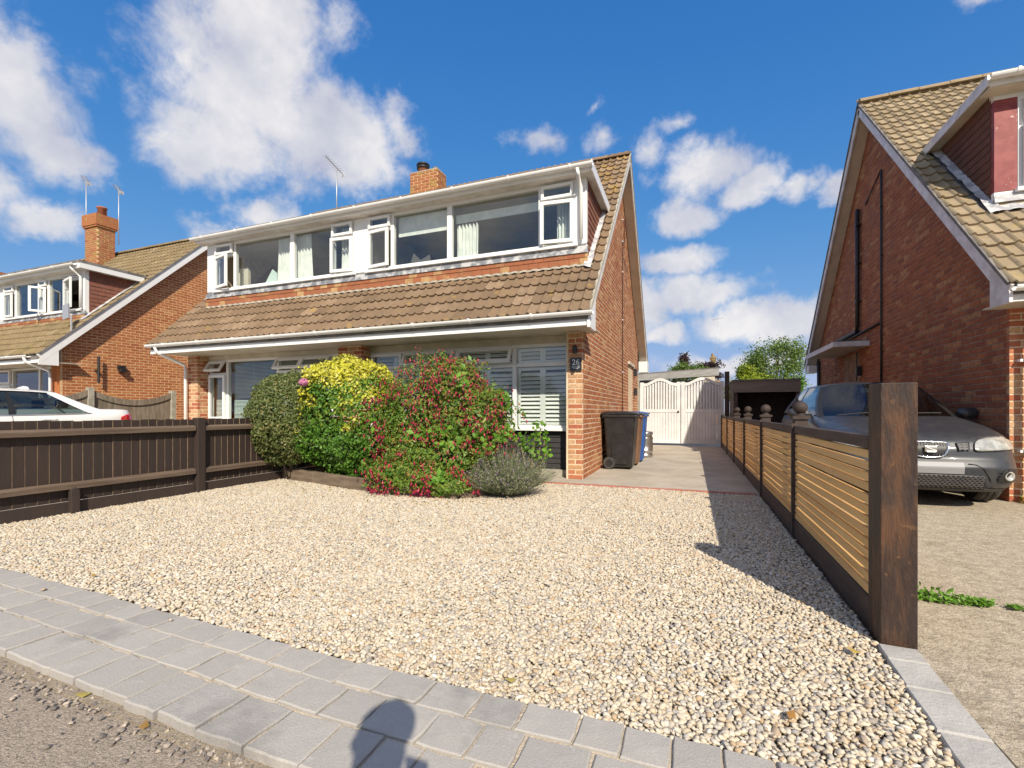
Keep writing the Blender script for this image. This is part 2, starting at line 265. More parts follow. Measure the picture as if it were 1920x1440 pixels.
leaf_mat('leaf_sage', [(0, (0.075, 0.105, 0.025)), (0.5, (0.13, 0.165, 0.05)), (0.85, (0.22, 0.23, 0.085)), (1, (0.32, 0.26, 0.11))], trans=0.2)
leaf_mat('leaf_varieg', [(0, (0.04, 0.11, 0.014)), (0.5, (0.085, 0.20, 0.024)), (1, (0.15, 0.29, 0.035))], tone=[(0, (0.42, 0.42, 0.02)), (0.5, (0.60, 0.56, 0.04)), (1, (0.66, 0.62, 0.16))], trans=0.25)
leaf_mat('leaf_fuchsia', [(0, (0.06, 0.14, 0.016)), (0.40, (0.13, 0.235, 0.03)), (0.75, (0.23, 0.31, 0.05)), (0.9, (0.32, 0.25, 0.06)), (1, (0.34, 0.11, 0.05))], trans=0.3)
leaf_mat('leaf_bright', [(0, (0.08, 0.20, 0.02)), (1, (0.19, 0.38, 0.04))], trans=0.35)
leaf_mat('petal_fuchsia', [(0, (0.42, 0.02, 0.06)), (0.5, (0.58, 0.035, 0.09)), (0.85, (0.62, 0.09, 0.10)), (1, (0.24, 0.02, 0.16))], trans=0.25)
leaf_mat('petal_pink', [(0, (0.55, 0.16, 0.33)), (1, (0.72, 0.32, 0.50))], trans=0.25)
leaf_mat('leaf_lavender', [(0, (0.19, 0.215, 0.12)), (0.5, (0.29, 0.31, 0.19)), (1, (0.40, 0.39, 0.26))], trans=0.2)
leaf_mat('petal_lavender', [(0, (0.15, 0.10, 0.17)), (0.6, (0.24, 0.17, 0.25)), (1, (0.28, 0.22, 0.20))], trans=0.2)
leaf_mat('leaf_tree', [(0, (0.06, 0.115, 0.02)), (0.5, (0.12, 0.20, 0.04)), (1, (0.22, 0.30, 0.07))], trans=0.3)
leaf_mat('leaf_lime', [(0, (0.14, 0.21, 0.015)), (0.5, (0.24, 0.32, 0.02)), (1, (0.42, 0.42, 0.03))], trans=0.3)
leaf_mat('leaf_purple', [(0, (0.03, 0.012, 0.02)), (1, (0.075, 0.03, 0.045))], trans=0.25)
leaf_mat('leaf_dry', [(0, (0.34, 0.17, 0.05)), (0.5, (0.45, 0.30, 0.08)), (1, (0.40, 0.36, 0.10))], trans=0.2)
# ------------------------------------------------------------------ mesh helpers
class MB:
    """collects faces (optionally with a per-piece random value) and links them as ONE mesh object"""
    def __init__(s): s.v = []; s.f = []; s.r = []; s.mi = []; s.M = None; s.cr = 0.0; s.cm = 0
    def add(s, vs, fs):
        b = len(s.v)
        if s.M is not None: vs = [tuple(s.M @ Vector(p)) for p in vs]
        s.v.extend(vs)
        for f in fs: s.f.append([b + i for i in f]); s.r.append(s.cr); s.mi.append(s.cm)
        return s
    def box(s, x0, x1, y0, y1, z0, z1):
        s.add([(x0, y0, z0), (x1, y0, z0), (x1, y1, z0), (x0, y1, z0), (x0, y0, z1), (x1, y0, z1), (x1, y1, z1), (x0, y1, z1)],
              [(0, 3, 2, 1), (4, 5, 6, 7), (0, 1, 5, 4), (1, 2, 6, 5), (2, 3, 7, 6), (3, 0, 4, 7)])
        return s
    def beam(s, p0, p1, w, h, up=(0, 0, 1)):
        p0, p1 = Vector(p0), Vector(p1); a = (p1 - p0).normalized(); u = Vector(up); u = (u - a * u.dot(a)).normalized(); r = a.cross(u)
        q = []
        for p in (p0, p1):
            for sr, su in ((-1, -1), (1, -1), (1, 1), (-1, 1)): q.append(tuple(p + r * (sr * w / 2) + u * (su * h / 2)))
        s.add(q, [(0, 1, 2, 3), (7, 6, 5, 4), (0, 4, 5, 1), (1, 5, 6, 2), (2, 6, 7, 3), (3, 7, 4, 0)]); return s
    def prism(s, poly, axis, a0, a1):
        """poly: 2-D points in the two axes other than `axis` (in xyz order), extruded from a0 to a1"""
        n = len(poly)
        def p(a, q):
            return {'x': (a, q[0], q[1]), 'y': (q[0], a, q[1]), 'z': (q[0], q[1], a)}[axis]
        vs = [p(a0, q) for q in poly] + [p(a1, q) for q in poly]
        fs = [tuple(range(n))[::-1], tuple(range(n, 2 * n))] + [(i, (i + 1) % n, n + (i + 1) % n, n + i) for i in range(n)]
        s.add(vs, fs); return s
    def tube(s, path, r, n=8, cap=True):
        P = [Vector(p) for p in path]; rs = r if isinstance(r, (list, tuple)) else [r] * len(P)
        up = Vector((0, 0, 1)); rings = []
        for i, p in enumerate(P):
            t = (P[min(i + 1, len(P) - 1)] - P[max(i - 1, 0)]).normalized()
            u = up if abs(t.dot(up)) < 0.95 else Vector((1, 0, 0))
            e1 = t.cross(u).normalized(); e2 = t.cross(e1)
            rings.append([tuple(p + (e1 * math.cos(2 * math.pi * k / n) + e2 * math.sin(2 * math.pi * k / n)) * rs[i]) for k in range(n)])
        vs = [q for rg in rings for q in rg]; fs = []
        for i in range(len(P) - 1):
            for k in range(n):
                fs.append((i * n + k, i * n + (k + 1) % n, (i + 1) * n + (k + 1) % n, (i + 1) * n + k))
        if cap: fs += [tuple(range(n))[::-1], tuple(range((len(P) - 1) * n, len(P) * n))]
        s.add(vs, fs); return s
    def lathe(s, prof, c, n=16):
        vs = []; fs = []
        for (r, z) in prof:
            for k in range(n): a = 2 * math.pi * k / n; vs.append((c[0] + r * math.cos(a), c[1] + r * math.sin(a), c[2] + z))
        m = len(prof)
        for i in range(m - 1):
            for k in range(n): fs.append((i * n + k, i * n + (k + 1) % n, (i + 1) * n + (k + 1) % n, (i + 1) * n + k))
        fs += [tuple(range(n))[::-1], tuple(range((m - 1) * n, m * n))]
        s.add(vs, fs); return s
    def grid(s, fn, nu, nv, flip=False):
        vs = [fn(i / nu, j / nv) for j in range(nv + 1) for i in range(nu + 1)]; fs = []
        for j in range(nv):
            for i in range(nu):
                a = j * (nu + 1) + i; q = (a, a + 1, a + nu + 2, a + nu + 1); fs.append(q[::-1] if flip else q)
        s.add(vs, fs); return s
    def mesh(s, name, mats, smooth=False):
        me = bpy.data.meshes.new(name); me.from_pydata(s.v, [], s.f)
        for m in (mats if isinstance(mats, (list, tuple)) else [mats]): me.materials.append(MATS[m])
        if any(s.r):
            a = me.attributes.new('rnd', 'FLOAT', 'FACE'); a.data.foreach_set('value', np.array(s.r, dtype=np.float32))
        if any(s.mi): me.polygons.foreach_set('material_index', s.mi)
        if smooth: me.shade_smooth()
        me.update(); return me
    def build(s, name, mats, parent=None, smooth=False, kind=None):
        return link(name, s.mesh(name, mats, smooth), parent, kind)

def link(name, me, parent=None, kind=None, loc=None):
    o = bpy.data.objects.new(name, me); COL.objects.link(o)
    if parent is not None:
        o.parent = parent
        if parent.type == 'EMPTY': o.matrix_parent_inverse = Matrix.Translation(-parent.location)
    if loc is not None: o.location = loc
    if kind: o['kind'] = kind
    return o
def tag(o, label=None, cat=None, group=None, kind=None):
    if label: o['label'] = label
    if cat: o['category'] = cat
    if group: o['group'] = group
    if kind: o['kind'] = kind
    return o
def thing(name, label, cat, loc=(0, 0, 0), group=None):
    o = bpy.data.objects.new(name, None); COL.objects.link(o); o.location = loc; o.empty_display_size = 0.2
    return tag(o, label, cat, group)
def bev(o, w=0.004, seg=2):
    m = o.modifiers.new('bevel', 'BEVEL'); m.width = w; m.segments = seg; m.limit_method = 'ANGLE'; m.angle_limit = R(40); return o
def sprop(name, mb, m, kind='structure', smooth=False, label=None, parent=None):
    o = mb.build(name, m, parent, smooth); o['kind'] = kind
    if label: o['label'] = label
    return o
CAM = Vector((0, 0, 1.0))
def proj(p):    # where a point falls in the photograph (only used to choose which alike pieces show largest)
    s, c = 0.3593, 0.9332; f = -s * p[0] + c * p[1]; r = c * p[0] + s * p[1]
    return (960 + 878 * r / f, 772 - 878 * (p[2] - 1) / f) if f > 0.05 else (-9999, -9999)

# ------------------------------------------------------------------ brickwork
BRL, BRH, BRG, BRD = 0.210, 0.061, 0.015, 0.05
def brick_piece_mesh(name, m):
    mb = MB(); c = 0.004
    # local: x along the wall from 0 to BRL, z from 0 to BRH, y = 0 is the face, body behind it
    fr = [(c, 0, c), (BRL - c, 0, c), (BRL - c, 0, BRH - c), (c, 0, BRH - c)]
    ed = [(0, c, 0), (BRL, c, 0), (BRL, c, BRH), (0, c, BRH)]
    bk = [(0, BRD, 0), (BRL, BRD, 0), (BRL, BRD, BRH), (0, BRD, BRH)]
    vs = fr + ed + bk
    fs = [(0, 1, 2, 3)] + [(4 + i, 4 + (i + 1) % 4, (i + 1) % 4, i) for i in range(4)] + [(8 + i, 8 + (i + 1) % 4, 4 + (i + 1) % 4, 4 + i) for i in range(4)]
    mb.add(vs, fs); return mb.mesh(name, m)
BRICK_MESH = {}
def brick_field(wall, org, ud, nd, wfun, zmax, m, n_sep=300, openings=(), hidden=None, z0=0.0, first_half=False, header=False, course=0.075):
    """bricks on a wall plane. org + u*ud + v*Z, outward normal nd; wfun(v) -> list of (u0,u1) spans of the course"""
    ud, nd, org = Vector(ud), Vector(nd), Vector(org)
    L = []
    rows = int((zmax - z0) / course + 0.5)
    for r in range(rows):
        v0 = z0 + r * course; vm = v0 + BRH / 2; off = (r % 2) * (BRL + BRG) / 2
        for (a, b) in wfun(vm):
            spans = [(a, b)]
            for (o0, o1, w0, w1) in openings:
                if v0 + BRH > w0 + 0.005 and v0 < w1 - 0.005:
                    ns = []
                    for (p, q) in spans:
                        if o1 <= p or o0 >= q: ns.append((p, q)); continue
                        if o0 > p: ns.append((p, o0))
                        if o1 < q: ns.append((o1, q))
                    spans = ns
            for (p, q) in spans:
                k = math.floor((p - off) / (BRL + BRG)) - 1
                while True:
                    u0 = off + k * (BRL + BRG); u1 = u0 + BRL; k += 1
                    if u0 >= q: break
                    c0, c1 = max(u0, p), min(u1, q)
                    if c1 - c0 > 0.025: L.append((c0, c1 - c0, v0))
    if m not in BRICK_MESH: BRICK_MESH[m] = brick_piece_mesh('brick', m)
    bm_ = BRICK_MESH[m]; zx = Vector((0, 0, 1)); inw = -nd
    hand = ud.cross(inw).dot(zx) > 0; rot = Matrix((ud if hand else -ud, inw, zx)).transposed().to_quaternion()
    def key(t):
        p = org + ud * (t[0] + t[1] / 2) + zx * t[2]; d = p - CAM
        x, y = proj(p); h = 0 if (0 <= x <= 1920 and 0 <= y <= 1440) else 1
        if hidden and hidden(p, x, y): h = 1
        return (h, d.length_squared / max(0.05, abs(d.normalized().dot(nd))))
    L.sort(key=key)
    jit = random.Random(11)
    for (u, l, v) in L[:n_sep]:
        o = bpy.data.objects.new('brick', bm_); COL.objects.link(o); o.parent = wall
        o.location = org + ud * (u if hand else u + l) + zx * v + nd * jit.uniform(-0.0015, 0.002); o.rotation_mode = 'QUATERNION'; o.rotation_quaternion = rot; o.scale = (l / BRL, 1, 1)
    rest = L[n_sep:]
    if rest:
        mb = MB(); src = [tuple(v.co) for v in bm_.vertices]; fs = [tuple(p.vertices) for p in bm_.polygons]
        for (u, l, v) in rest:
            b = org + ud * u + zx * v + nd * jit.uniform(-0.0015, 0.002); mb.cr = jit.random() + 0.001
            mb.add([tuple(b + ud * (p[0] * l / BRL) + inw * p[1] + zx * p[2]) for p in src], fs)
        mb.build('brickwork', m, wall, kind='stuff')
    return L

# ------------------------------------------------------------------ roof tiles
TW, TG, TT = 0.30, 0.265, 0.016   # tile width, gauge, thickness
def tile_profile(t):
    d = abs((t * 2 + 0.30) % 1.0 - 0.5) * 2          # two rolls to a tile, shallow pans between
    return 0.024 * max(0.0, math.cos(math.pi / 2 * min(1.0, d / 0.42))) ** 1.2 - 0.006 * (1 - (1 - d) ** 2) - 0.004
def roof_tile_mesh(m):
    n = 20; mb = MB(); L = TG + 0.03; lift = 0.03
    vs = []
    for i in range(n + 1):
        t = i / n; x = t * TW; h = tile_profile(t)
        vs += [(x, 0, h + lift), (x, L, h), (x, 0, h + lift - TT - 0.006)]
    fs = []
    for i in range(n):
        a = 3 * i; b = 3 * (i + 1)
        fs += [(a, b, b + 1, a + 1), (a + 2, b + 2, b, a)]
    fs += [(0, 1, 2), (3 * n, 3 * n + 2, 3 * n + 1)]
    mb.add(vs, fs); return mb.mesh('roof_tile', m)
TILE_MESH = {}
def tile_roof(roof, x0, x1, ye, ze, slope, yr, m, skip=None, n_sep=260, msel=None, hidden=None):
    """tiles on a slope rising to +Y from the eave (ye, ze) to the ridge at yr"""
    ang = math.atan(slope); up = Vector((0, math.cos(ang), math.sin(ang))); nn = Vector((0, -math.sin(ang), math.cos(ang)))
    rows = int(math.ceil((yr - ye) / math.cos(ang) / TG)); cols = int(round((x1 - x0) / TW)); sx = (x1 - x0) / cols / TW
    L = []
    for r in range(rows):
        for c in range(cols):
            x = x0 + c * TW * sx; y = ye + r * TG * math.cos(ang)
            if skip and skip(x, x + TW * sx, y): continue
            L.append((x, r))
    def key(t):
        p = Vector((t[0] + 0.15, ye, ze)) + up * (t[1] * TG); px, py = proj(p); h = 0 if (-60 <= px <= 1990 and -30 <= py <= 1440) else 1
        if hidden and hidden(p): h = 1
        return (h, (p - CAM).length)
    L.sort(key=key); q = Matrix.Rotation(ang, 4, 'X').to_quaternion(); jit = random.Random(5)
    def mesh_for(mm):
        if mm not in TILE_MESH: TILE_MESH[mm] = roof_tile_mesh(mm)
        return TILE_MESH[mm]
    for (x, r) in L[:n_sep]:
        p = Vector((x, ye, ze)) + up * (r * TG) + nn * jit.uniform(-0.002, 0.003)
        mm = (msel(p) if msel else None) or m
        o = bpy.data.objects.new('roof_tile', mesh_for(mm)); COL.objects.link(o); o.parent = roof
        o.location = p + up * jit.uniform(-0.003, 0.003); o.rotation_mode = 'QUATERNION'; o.rotation_quaternion = q; o.scale = (sx, 1, 1)
    if L[n_sep:]:
        mb = MB(); me = mesh_for(m); src = [v.co.copy() for v in me.vertices]; fs = [tuple(p.vertices) for p in me.polygons]
        for (x, r) in L[n_sep:]:
            p = Vector((x, ye, ze)) + up * (r * TG) + nn * jit.uniform(-0.002, 0.003); mb.cr = jit.random() + 0.001
            mb.add([tuple(p + Vector((v.x * sx, 0, 0)) + up * v.y + nn * v.z) for v in src], fs)
        mb.build('tile_rows', m, roof, kind='stuff')

def plain_tile_mesh(m, w=0.16, h=0.135, t=0.012):
    mb = MB()   # local: x along, z up, y out = -; hangs, bottom kicked out
    mb.add([(0.002, -0.020, 0), (w - 0.002, -0.020, 0), (w - 0.002, -0.006, h), (0.002, -0.006, h), (0.002, -0.004, 0), (w - 0.002, -0.004, 0)],
           [(0, 1, 2, 3), (4, 5, 1, 0), (4, 0, 3), (5, 2, 1)])
    return mb.mesh('hanging_tile', m)
PT = {}
def hang_tiles(parent, org, ud, nd, spans, gauge, m, z0, w=0.165, name='hanging_tile', n_max=300):
    """courses of plain tiles on a vertical face; spans(row) -> (u0,u1)"""
    ud, nd, org = Vector(ud), Vector(nd), Vector(org)
    if m not in PT: PT[m] = plain_tile_mesh(m)
    hand = ud.cross(-nd).z > 0; rot = Matrix((ud if hand else -ud, -nd, Vector((0, 0, 1)))).transposed().to_quaternion(); jit = random.Random(3); r = 0; n = 0
    while True:
        sp = spans(r)
        if sp is None: break
        u0, u1 = sp; off = (r % 2) * w / 2; k = math.floor((u0 - off) / w) - 1
        while True:
            a = off + k * w; k += 1
            if a >= u1: break
            b = min(a + w, u1); a = max(a, u0)
            if b - a < 0.03: continue
            o = bpy.data.objects.new(name, PT[m]); COL.objects.link(o); o.parent = parent; n += 1
            o.location = org + ud * (a if hand else b) + Vector((0, 0, z0 + r * gauge)) + nd * jit.uniform(0, 0.003); o.rotation_mode = 'QUATERNION'; o.rotation_quaternion = rot
            o.scale = ((b - a) / 0.16, 1, 1)
        r += 1
    return n

# ------------------------------------------------------------------ windows, gutters
def fr(mb, x0, x1, z0, z1, y0, y1, w):     # rectangular frame in the XZ plane, butt joints
    mb.box(x0, x1, y0, y1, z0, z0 + w); mb.box(x0, x1, y0, y1, z1 - w, z1)
    mb.box(x0, x0 + w, y0, y1, z0 + w, z1 - w); mb.box(x1 - w, x1, y0, y1, z0 + w, z1 - w)
def pane(win, x0, x1, z0, z1, y, Mx=None, m='glass'):
    mb = MB(); mb.M = Mx; mb.box(x0, x1, y - 0.003, y + 0.003, z0, z1)
    return mb.build('pane', m, win)
def sash(win, x0, x1, z0, z1, y, hinge, ang, m='upvc', gm='glass', w=0.055):
    """an opening light; hinge 'L','R' or 'T', swung outwards (-Y) by ang degrees"""
    yo = y - 0.035
    if hinge == 'L': c, ax, a = (x0, yo, 0), 'Z', -ang
    elif hinge == 'R': c, ax, a = (x1, yo, 0), 'Z', ang
    else: c, ax, a = (0, yo, z1), 'X', -ang
    Mx = Matrix.Translation(c) @ Matrix.Rotation(R(a), 4, ax) @ Matrix.Translation((-c[0], -c[1], -c[2]))
    mb = MB(); mb.M = Mx; fr(mb, x0, x1, z0, z1, yo - 0.022, yo + 0.022, w)
    o = mb.build('sash', m, win); bev(o, 0.004)
    pane(win, x0 + w - 0.006, x1 - w + 0.006, z0 + w - 0.006, z1 - w + 0.006, yo, Mx, gm)
    return o
def curtain(win, x0, x1, z0, z1, y, folds=6, amp=0.03, m='curtain', flare=0.0):
    mb = MB(); n = folds * 8
    def f(u, v):
        x = x0 + (x1 - x0) * u + flare * (1 - v) * (u - 0.5); ph = u * folds * 2 * math.pi
        return (x, y + amp * math.sin(ph) + 0.3 * amp * math.sin(ph * 2.3 + v * 3), z0 + (z1 - z0) * v)
    mb.grid(f, n, 6); return mb.build('curtain', m, win, smooth=True)
def gutter(parent, x0, x1, y, z, r=0.055, m='upvc', step=0.9, phase=0.4, board=True):
    mb = MB(); n = 9
    prof = [(y + r * math.cos(a), z + r * math.sin(a)) for a in [math.pi + math.pi * k / n for k in range(n + 1)]]
    inn = [(y + (r - 0.006) * math.cos(a), z + (r - 0.006) * math.sin(a)) for a in [2 * math.pi - math.pi * k / n for k in range(n + 1)]]
    mb.prism(prof + inn, 'x', x0, x1); g_ = mb.build('gutter', m, parent, smooth=False)
    x = x0 + phase; first = None
    while x < x1 - 0.05:
        b = MB(); rr = r + 0.005
        b.prism([(y + rr * math.cos(a), z + rr * math.sin(a)) for a in [math.pi + math.pi * k / n for k in range(n + 1)]] + [(y + r * 0.8, z + 0.012), (y - rr, z + 0.012)], 'x', x - 0.014, x + 0.014)
        b.build('gutter_bracket', m, g_); x += step
    return g_

# ------------------------------------------------------------------ foliage
def leaf_mesh(name, P, N, size, mats, rnd=None, tone=None, aspect=0.5, mi=None, parent=None, kind=None, fold=0.25):
    """diamond leaves (two folded triangles each) at points P with outward direction N"""
    n = len(P); P = np.asarray(P, float); N = np.asarray(N, float)
    N = N / (np.linalg.norm(N, axis=1, keepdims=True) + 1e-9)
    t = rng.normal(size=(n, 3)); t -= (t * N).sum(1, keepdims=True) * N; t /= np.linalg.norm(t, axis=1, keepdims=True) + 1e-9
    b = np.cross(N, t); s = (np.asarray(size) * np.ones(n))[:, None]
    V = np.empty((n, 4, 3)); V[:, 0] = P - t * s * 0.5; V[:, 2] = P + t * s * 0.5
    V[:, 1] = P + b * s * aspect * 0.5 - N * s * fold * 0.4; V[:, 3] = P - b * s * aspect * 0.5 - N * s * fold * 0.4
    me = bpy.data.meshes.new(name); me.vertices.add(4 * n); me.vertices.foreach_set('co', V.reshape(-1))
    idx = np.arange(n)[:, None] * 4
    tri = np.concatenate([idx + np.array([0, 1, 2]), idx + np.array([0, 2, 3])], axis=1).reshape(-1)
    me.loops.add(6 * n); me.loops.foreach_set('vertex_index', tri.astype(np.int32))
    me.polygons.add(2 * n); me.polygons.foreach_set('loop_start', np.arange(0, 6 * n, 3, dtype=np.int32))
    for m in (mats if isinstance(mats, (list, tuple)) else [mats]): me.materials.append(MATS[m])
    if mi is not None: me.polygons.foreach_set('material_index', np.repeat(mi, 2).astype(np.int32))
    a = me.attributes.new('rnd', 'FLOAT', 'FACE'); a.data.foreach_set('value', np.repeat(rng.random(n) if rnd is None else rnd, 2).astype(np.float32))
    if tone is not None:
        a = me.attributes.new('tone', 'FLOAT', 'FACE'); a.data.foreach_set('value', np.repeat(tone, 2).astype(np.float32))
    me.update(calc_edges=True); me.validate()
    return link(name, me, parent, kind)
def vnoise(P, sc, seed=0.0):
    return np.array([mnoise.noise(Vector((p[0] * sc + seed, p[1] * sc, p[2] * sc))) for p in P])
def lumpy(c, r, n, seed, lump=0.18, lsc=2.6, depth=0.22, zmin=0.0, power=2.0):
    """points in the outer shell of a lumpy ellipsoid, and outward directions"""
    d = rng.normal(size=(n, 3)); d /= np.linalg.norm(d, axis=1, keepdims=True)
    e = np.sign(d) * np.abs(d) ** (2.0 / power); e /= (np.sum(np.abs(e) ** power, axis=1, keepdims=True)) ** (1 / power)
    k = 1 + lump * vnoise(d, lsc, seed) + 0.5 * lump * vnoise(d, lsc * 2.7, seed + 9)
    dep = 1 - np.abs(rng.normal(size=n)) * depth * 0.5
    P = np.array(c) + e * np.array(r) * (k * np.clip(dep, 0.25, 1.08))[:, None]
    N = d / np.array(r) * np.mean(r); N /= np.linalg.norm(N, axis=1, keepdims=True)
    ok = P[:, 2] > zmin
    return P[ok], N[ok], d[ok]
def twigs(parent, base, tips, r0=0.014, r1=0.004, name='branch', m='twig', bend=0.15):
    for tp in tips:
        b = Vector(base) + Vector((random.uniform(-.05, .05), random.uniform(-.05, .05), 0)); t = Vector(tp); md = (b + t) / 2 + Vector((random.uniform(-1, 1), random.uniform(-1, 1), 0)) * bend * (t - b).length
        pts = [b * (1 - k) ** 2 + md * 2 * k * (1 - k) + t * k * k for k in [i / 6 for i in range(7)]]
        MB().tube(pts, [r0 + (r1 - r0) * i / 6 for i in range(7)], 6).build(name, m, parent, smooth=True)
# ================================================================== the setting
sprop('ground', MB().add([(-400, -300, -0.09), (400, -300, -0.09), (400, 500, -0.09), (-400, 500, -0.09)], [(0, 1, 2, 3)]), 'ground')
def ys(x): return 1.53 + max(0.0, (-x - 1.1)) * 0.036      # the paving runs very slightly askew to the houses
mb = MB(); mb.grid(lambda u, v: (-30 + 60 * u, -7 + 8.1 * v + 0.02 * math.sin(u * 90), -0.035 + 0.006 * math.sin(u * 130) * math.sin(v * 20)), 60, 12)
sprop('road', mb, 'asphalt', smooth=True)
mb = MB(); mb.prism([(-26, 1.85), (-1.1, 0.975), (0.95, 0.97), (0.95, 1.5), (-26, 2.4)], 'z', -0.08, -0.030); sprop('paving_bed', mb, 'gravel_base')
mb = MB(); mb.box(-5.86, 0.78, 1.30, 6.36, -0.075, -0.022); sprop('gravel_base', mb, 'gravel_base')
mb = MB(); mb.box(-9.9, 0.84, 6.362, 24, -0.07, 0.0); sprop('driveway', mb, 'drive')
mb = MB(); mb.box(0.86, 14, 0.9, 3.12, -0.075, -0.006); mb.box(0.86, 14, 3.14, 24, -0.075, -0.006); sprop('side_driveway', mb, 'drive_right')
mb = MB(); mb.box(-30, -5.88, 1.75, 13, -0.075, -0.012); sprop('neighbour_driveway', mb, 'drive')

# paving blocks: three courses along the road edge, each block its own piece
pv = sprop('pavement', MB().prism([(-26, 2.42), (-26, 1.92), (-1.1, 1.03), (0.72, 1.025), (0.72, 1.525), (-1.1, 1.525)], 'z', -0.07, -0.010), 'bedding')
def block_mesh(name, m, c=0.012, wob=0.004, seed=0):
    rr = random.Random(seed); mb = MB(); n = 4
    top = []; mid = []; bot = []
    ring = [(0, 0), (.33, 0), (.67, 0), (1, 0), (1, .33), (1, .67), (1, 1), (.67, 1), (.33, 1), (0, 1), (0, .67), (0, .33)]
    for (x, y) in ring:
        dx, dy = rr.uniform(-1, 1) * wob * 6, rr.uniform(-1, 1) * wob * 6
        bx, by = x + dx * (0 < x < 1 or 1), y + dy
        bot.append((bx, by, 0)); mid.append((bx, by, 0.90)); top.append((bx + (0.5 - bx) * 0.055, by + (0.5 - by) * 0.055, 0.985 + rr.uniform(-.02, .02)))
    k = len(ring); vs = bot + mid + top + [(0.5, 0.5, 1.0)]
    fs = [(i, (i + 1) % k, k + (i + 1) % k, k + i) for i in range(k)] + [(k + i, k + (i + 1) % k, 2 * k + (i + 1) % k, 2 * k + i) for i in range(k)] + [(2 * k + i, 2 * k + (i + 1) % k, 3 * k) for i in range(k)]
    mb.add(vs, fs); return mb.mesh(name, m)
BL = [block_mesh('paving_block', 'block', seed=i) for i in range(6)]
rb = random.Random(21)
n_blocks = 0
for (ya, yb_) in ((-0.148, 0.0), (-0.315, -0.154), (-0.515, -0.321)):
    x = 0.72
    while x > -7.5:
        l = rb.choice((0.14, 0.165, 0.19, 0.21)); g_ = rb.uniform(0.006, 0.011)
        o = bpy.data.objects.new('paving_block', rb.choice(BL)); COL.objects.link(o); o.parent = pv
        o.location = (x - l, ys(x) + ya + rb.uniform(-.003, .003), -0.05); o.scale = (l - g_, (yb_ - ya) - 0.004, 0.052 + rb.uniform(-.003, .003)); o.rotation_euler = (rb.uniform(-.012, .012), rb.uniform(-.012, .012), -0.036 * (x < -1.1) + rb.uniform(-.012, .012))
        x -= l; n_blocks += 1
# red block edging between gravel and driveway
ed = sprop('edging', MB().box(-2.2, 0.74, 6.30, 6.36, -0.07, -0.03), 'mortar')
RB = block_mesh('edging_block', 'red_block', wob=0.002, seed=9)
for k in range(14):
    o = bpy.data.objects.new('edging_block', RB); COL.objects.link(o); o.parent = ed
    o.location = (-2.18 + k * 0.208, 6.275 + rb.uniform(-.004, .004), -0.05); o.scale = (0.2, 0.085, 0.062); o.rotation_euler = (0, 0, rb.uniform(-.01, .01))
# pale kerb stones running from the big post to the road
kb = sprop('kerb', MB().box(0.75, 0.87, 1.15, 2.43, -0.08, -0.03), 'bedding')
KB = [block_mesh('kerb_stone', 'kerb', wob=0.0012, seed=30 + i) for i in range(3)]
y = 2.435; k = 0
for l in (0.13, 0.21, 0.26, 0.29, 0.30):
    o = bpy.data.objects.new('kerb_stone', KB[k % 3]); COL.objects.link(o); o.parent = kb
    o.location = (0.735 - 0.012 * k, y - l, -0.05); o.scale = (0.135, l - 0.006, 0.062); o.rotation_euler = (0, 0, -0.035); y -= l; k += 1

# gravel: tens of thousands of pebbles instanced on scattered points
BED = [(-5.75, 5.36), (-4.95, 5.16), (-4.2, 4.94), (-3.4, 4.80), (-2.5, 4.76), (-2.2, 5.3), (-2.05, 6.3)]
def bed_y(x):
    for (a, b) in zip(BED, BED[1:]):
        if a[0] <= x <= b[0]: return a[1] + (b[1] - a[1]) * (x - a[0]) / (b[0] - a[0])
    return 9.0
pts = []; rg = random.Random(4); stp = 0.0160
yy = 1.50
while yy < 6.29:
    xx = -5.77
    while xx < 0.752:
        px, py = xx + rg.uniform(-.5, .5) * stp, yy + rg.uniform(-.5, .5) * stp
        lim = 0.745 if py > 2.43 else 0.725
        if py > ys(px) - 0.006 and py < min(bed_y(px) - 0.01, 6.272) and px < lim: pts.append((px, py, rg.uniform(-0.010, 0.001) + 0.007 * mnoise.noise(Vector((px * 1.3, py * 1.3, 0))) + 0.004 * mnoise.noise(Vector((px * 5, py * 5, 7)))))
        elif py > ys(px) - 0.5 and py <= ys(px) and rg.random() < 0.0030 and px < 0.7: pts.append((px, py, 0.009))
        if py < 3.6 and py > ys(px) + 0.01 and px < lim - 0.01: pts.append((px + 0.5 * stp, py + 0.5 * stp, -0.014))
        xx += stp
    yy += stp
def pebble_mesh(i):
    bm = bmesh.new(); bmesh.ops.create_icosphere(bm, subdivisions=2 if i < 3 else 1, radius=1.0); rr = random.Random(i)
    sx, sy, sz = rr.uniform(1.0, 1.35), rr.uniform(0.75, 1.0), rr.uniform(0.5, 0.72); off = Vector((rr.uniform(0, 50), 0, 0))
    for v in bm.verts:
        k = 1 + 0.42 * mnoise.noise(v.co * 1.2 + off) + 0.16 * mnoise.noise(v.co * 3.1 + off); v.co = Vector((v.co.x * sx, v.co.y * sy, v.co.z * sz)) * k
    me = bpy.data.meshes.new('pebble'); bm.to_mesh(me); bm.free(); me.materials.append(MATS['pebble']); me.shade_smooth(); return me
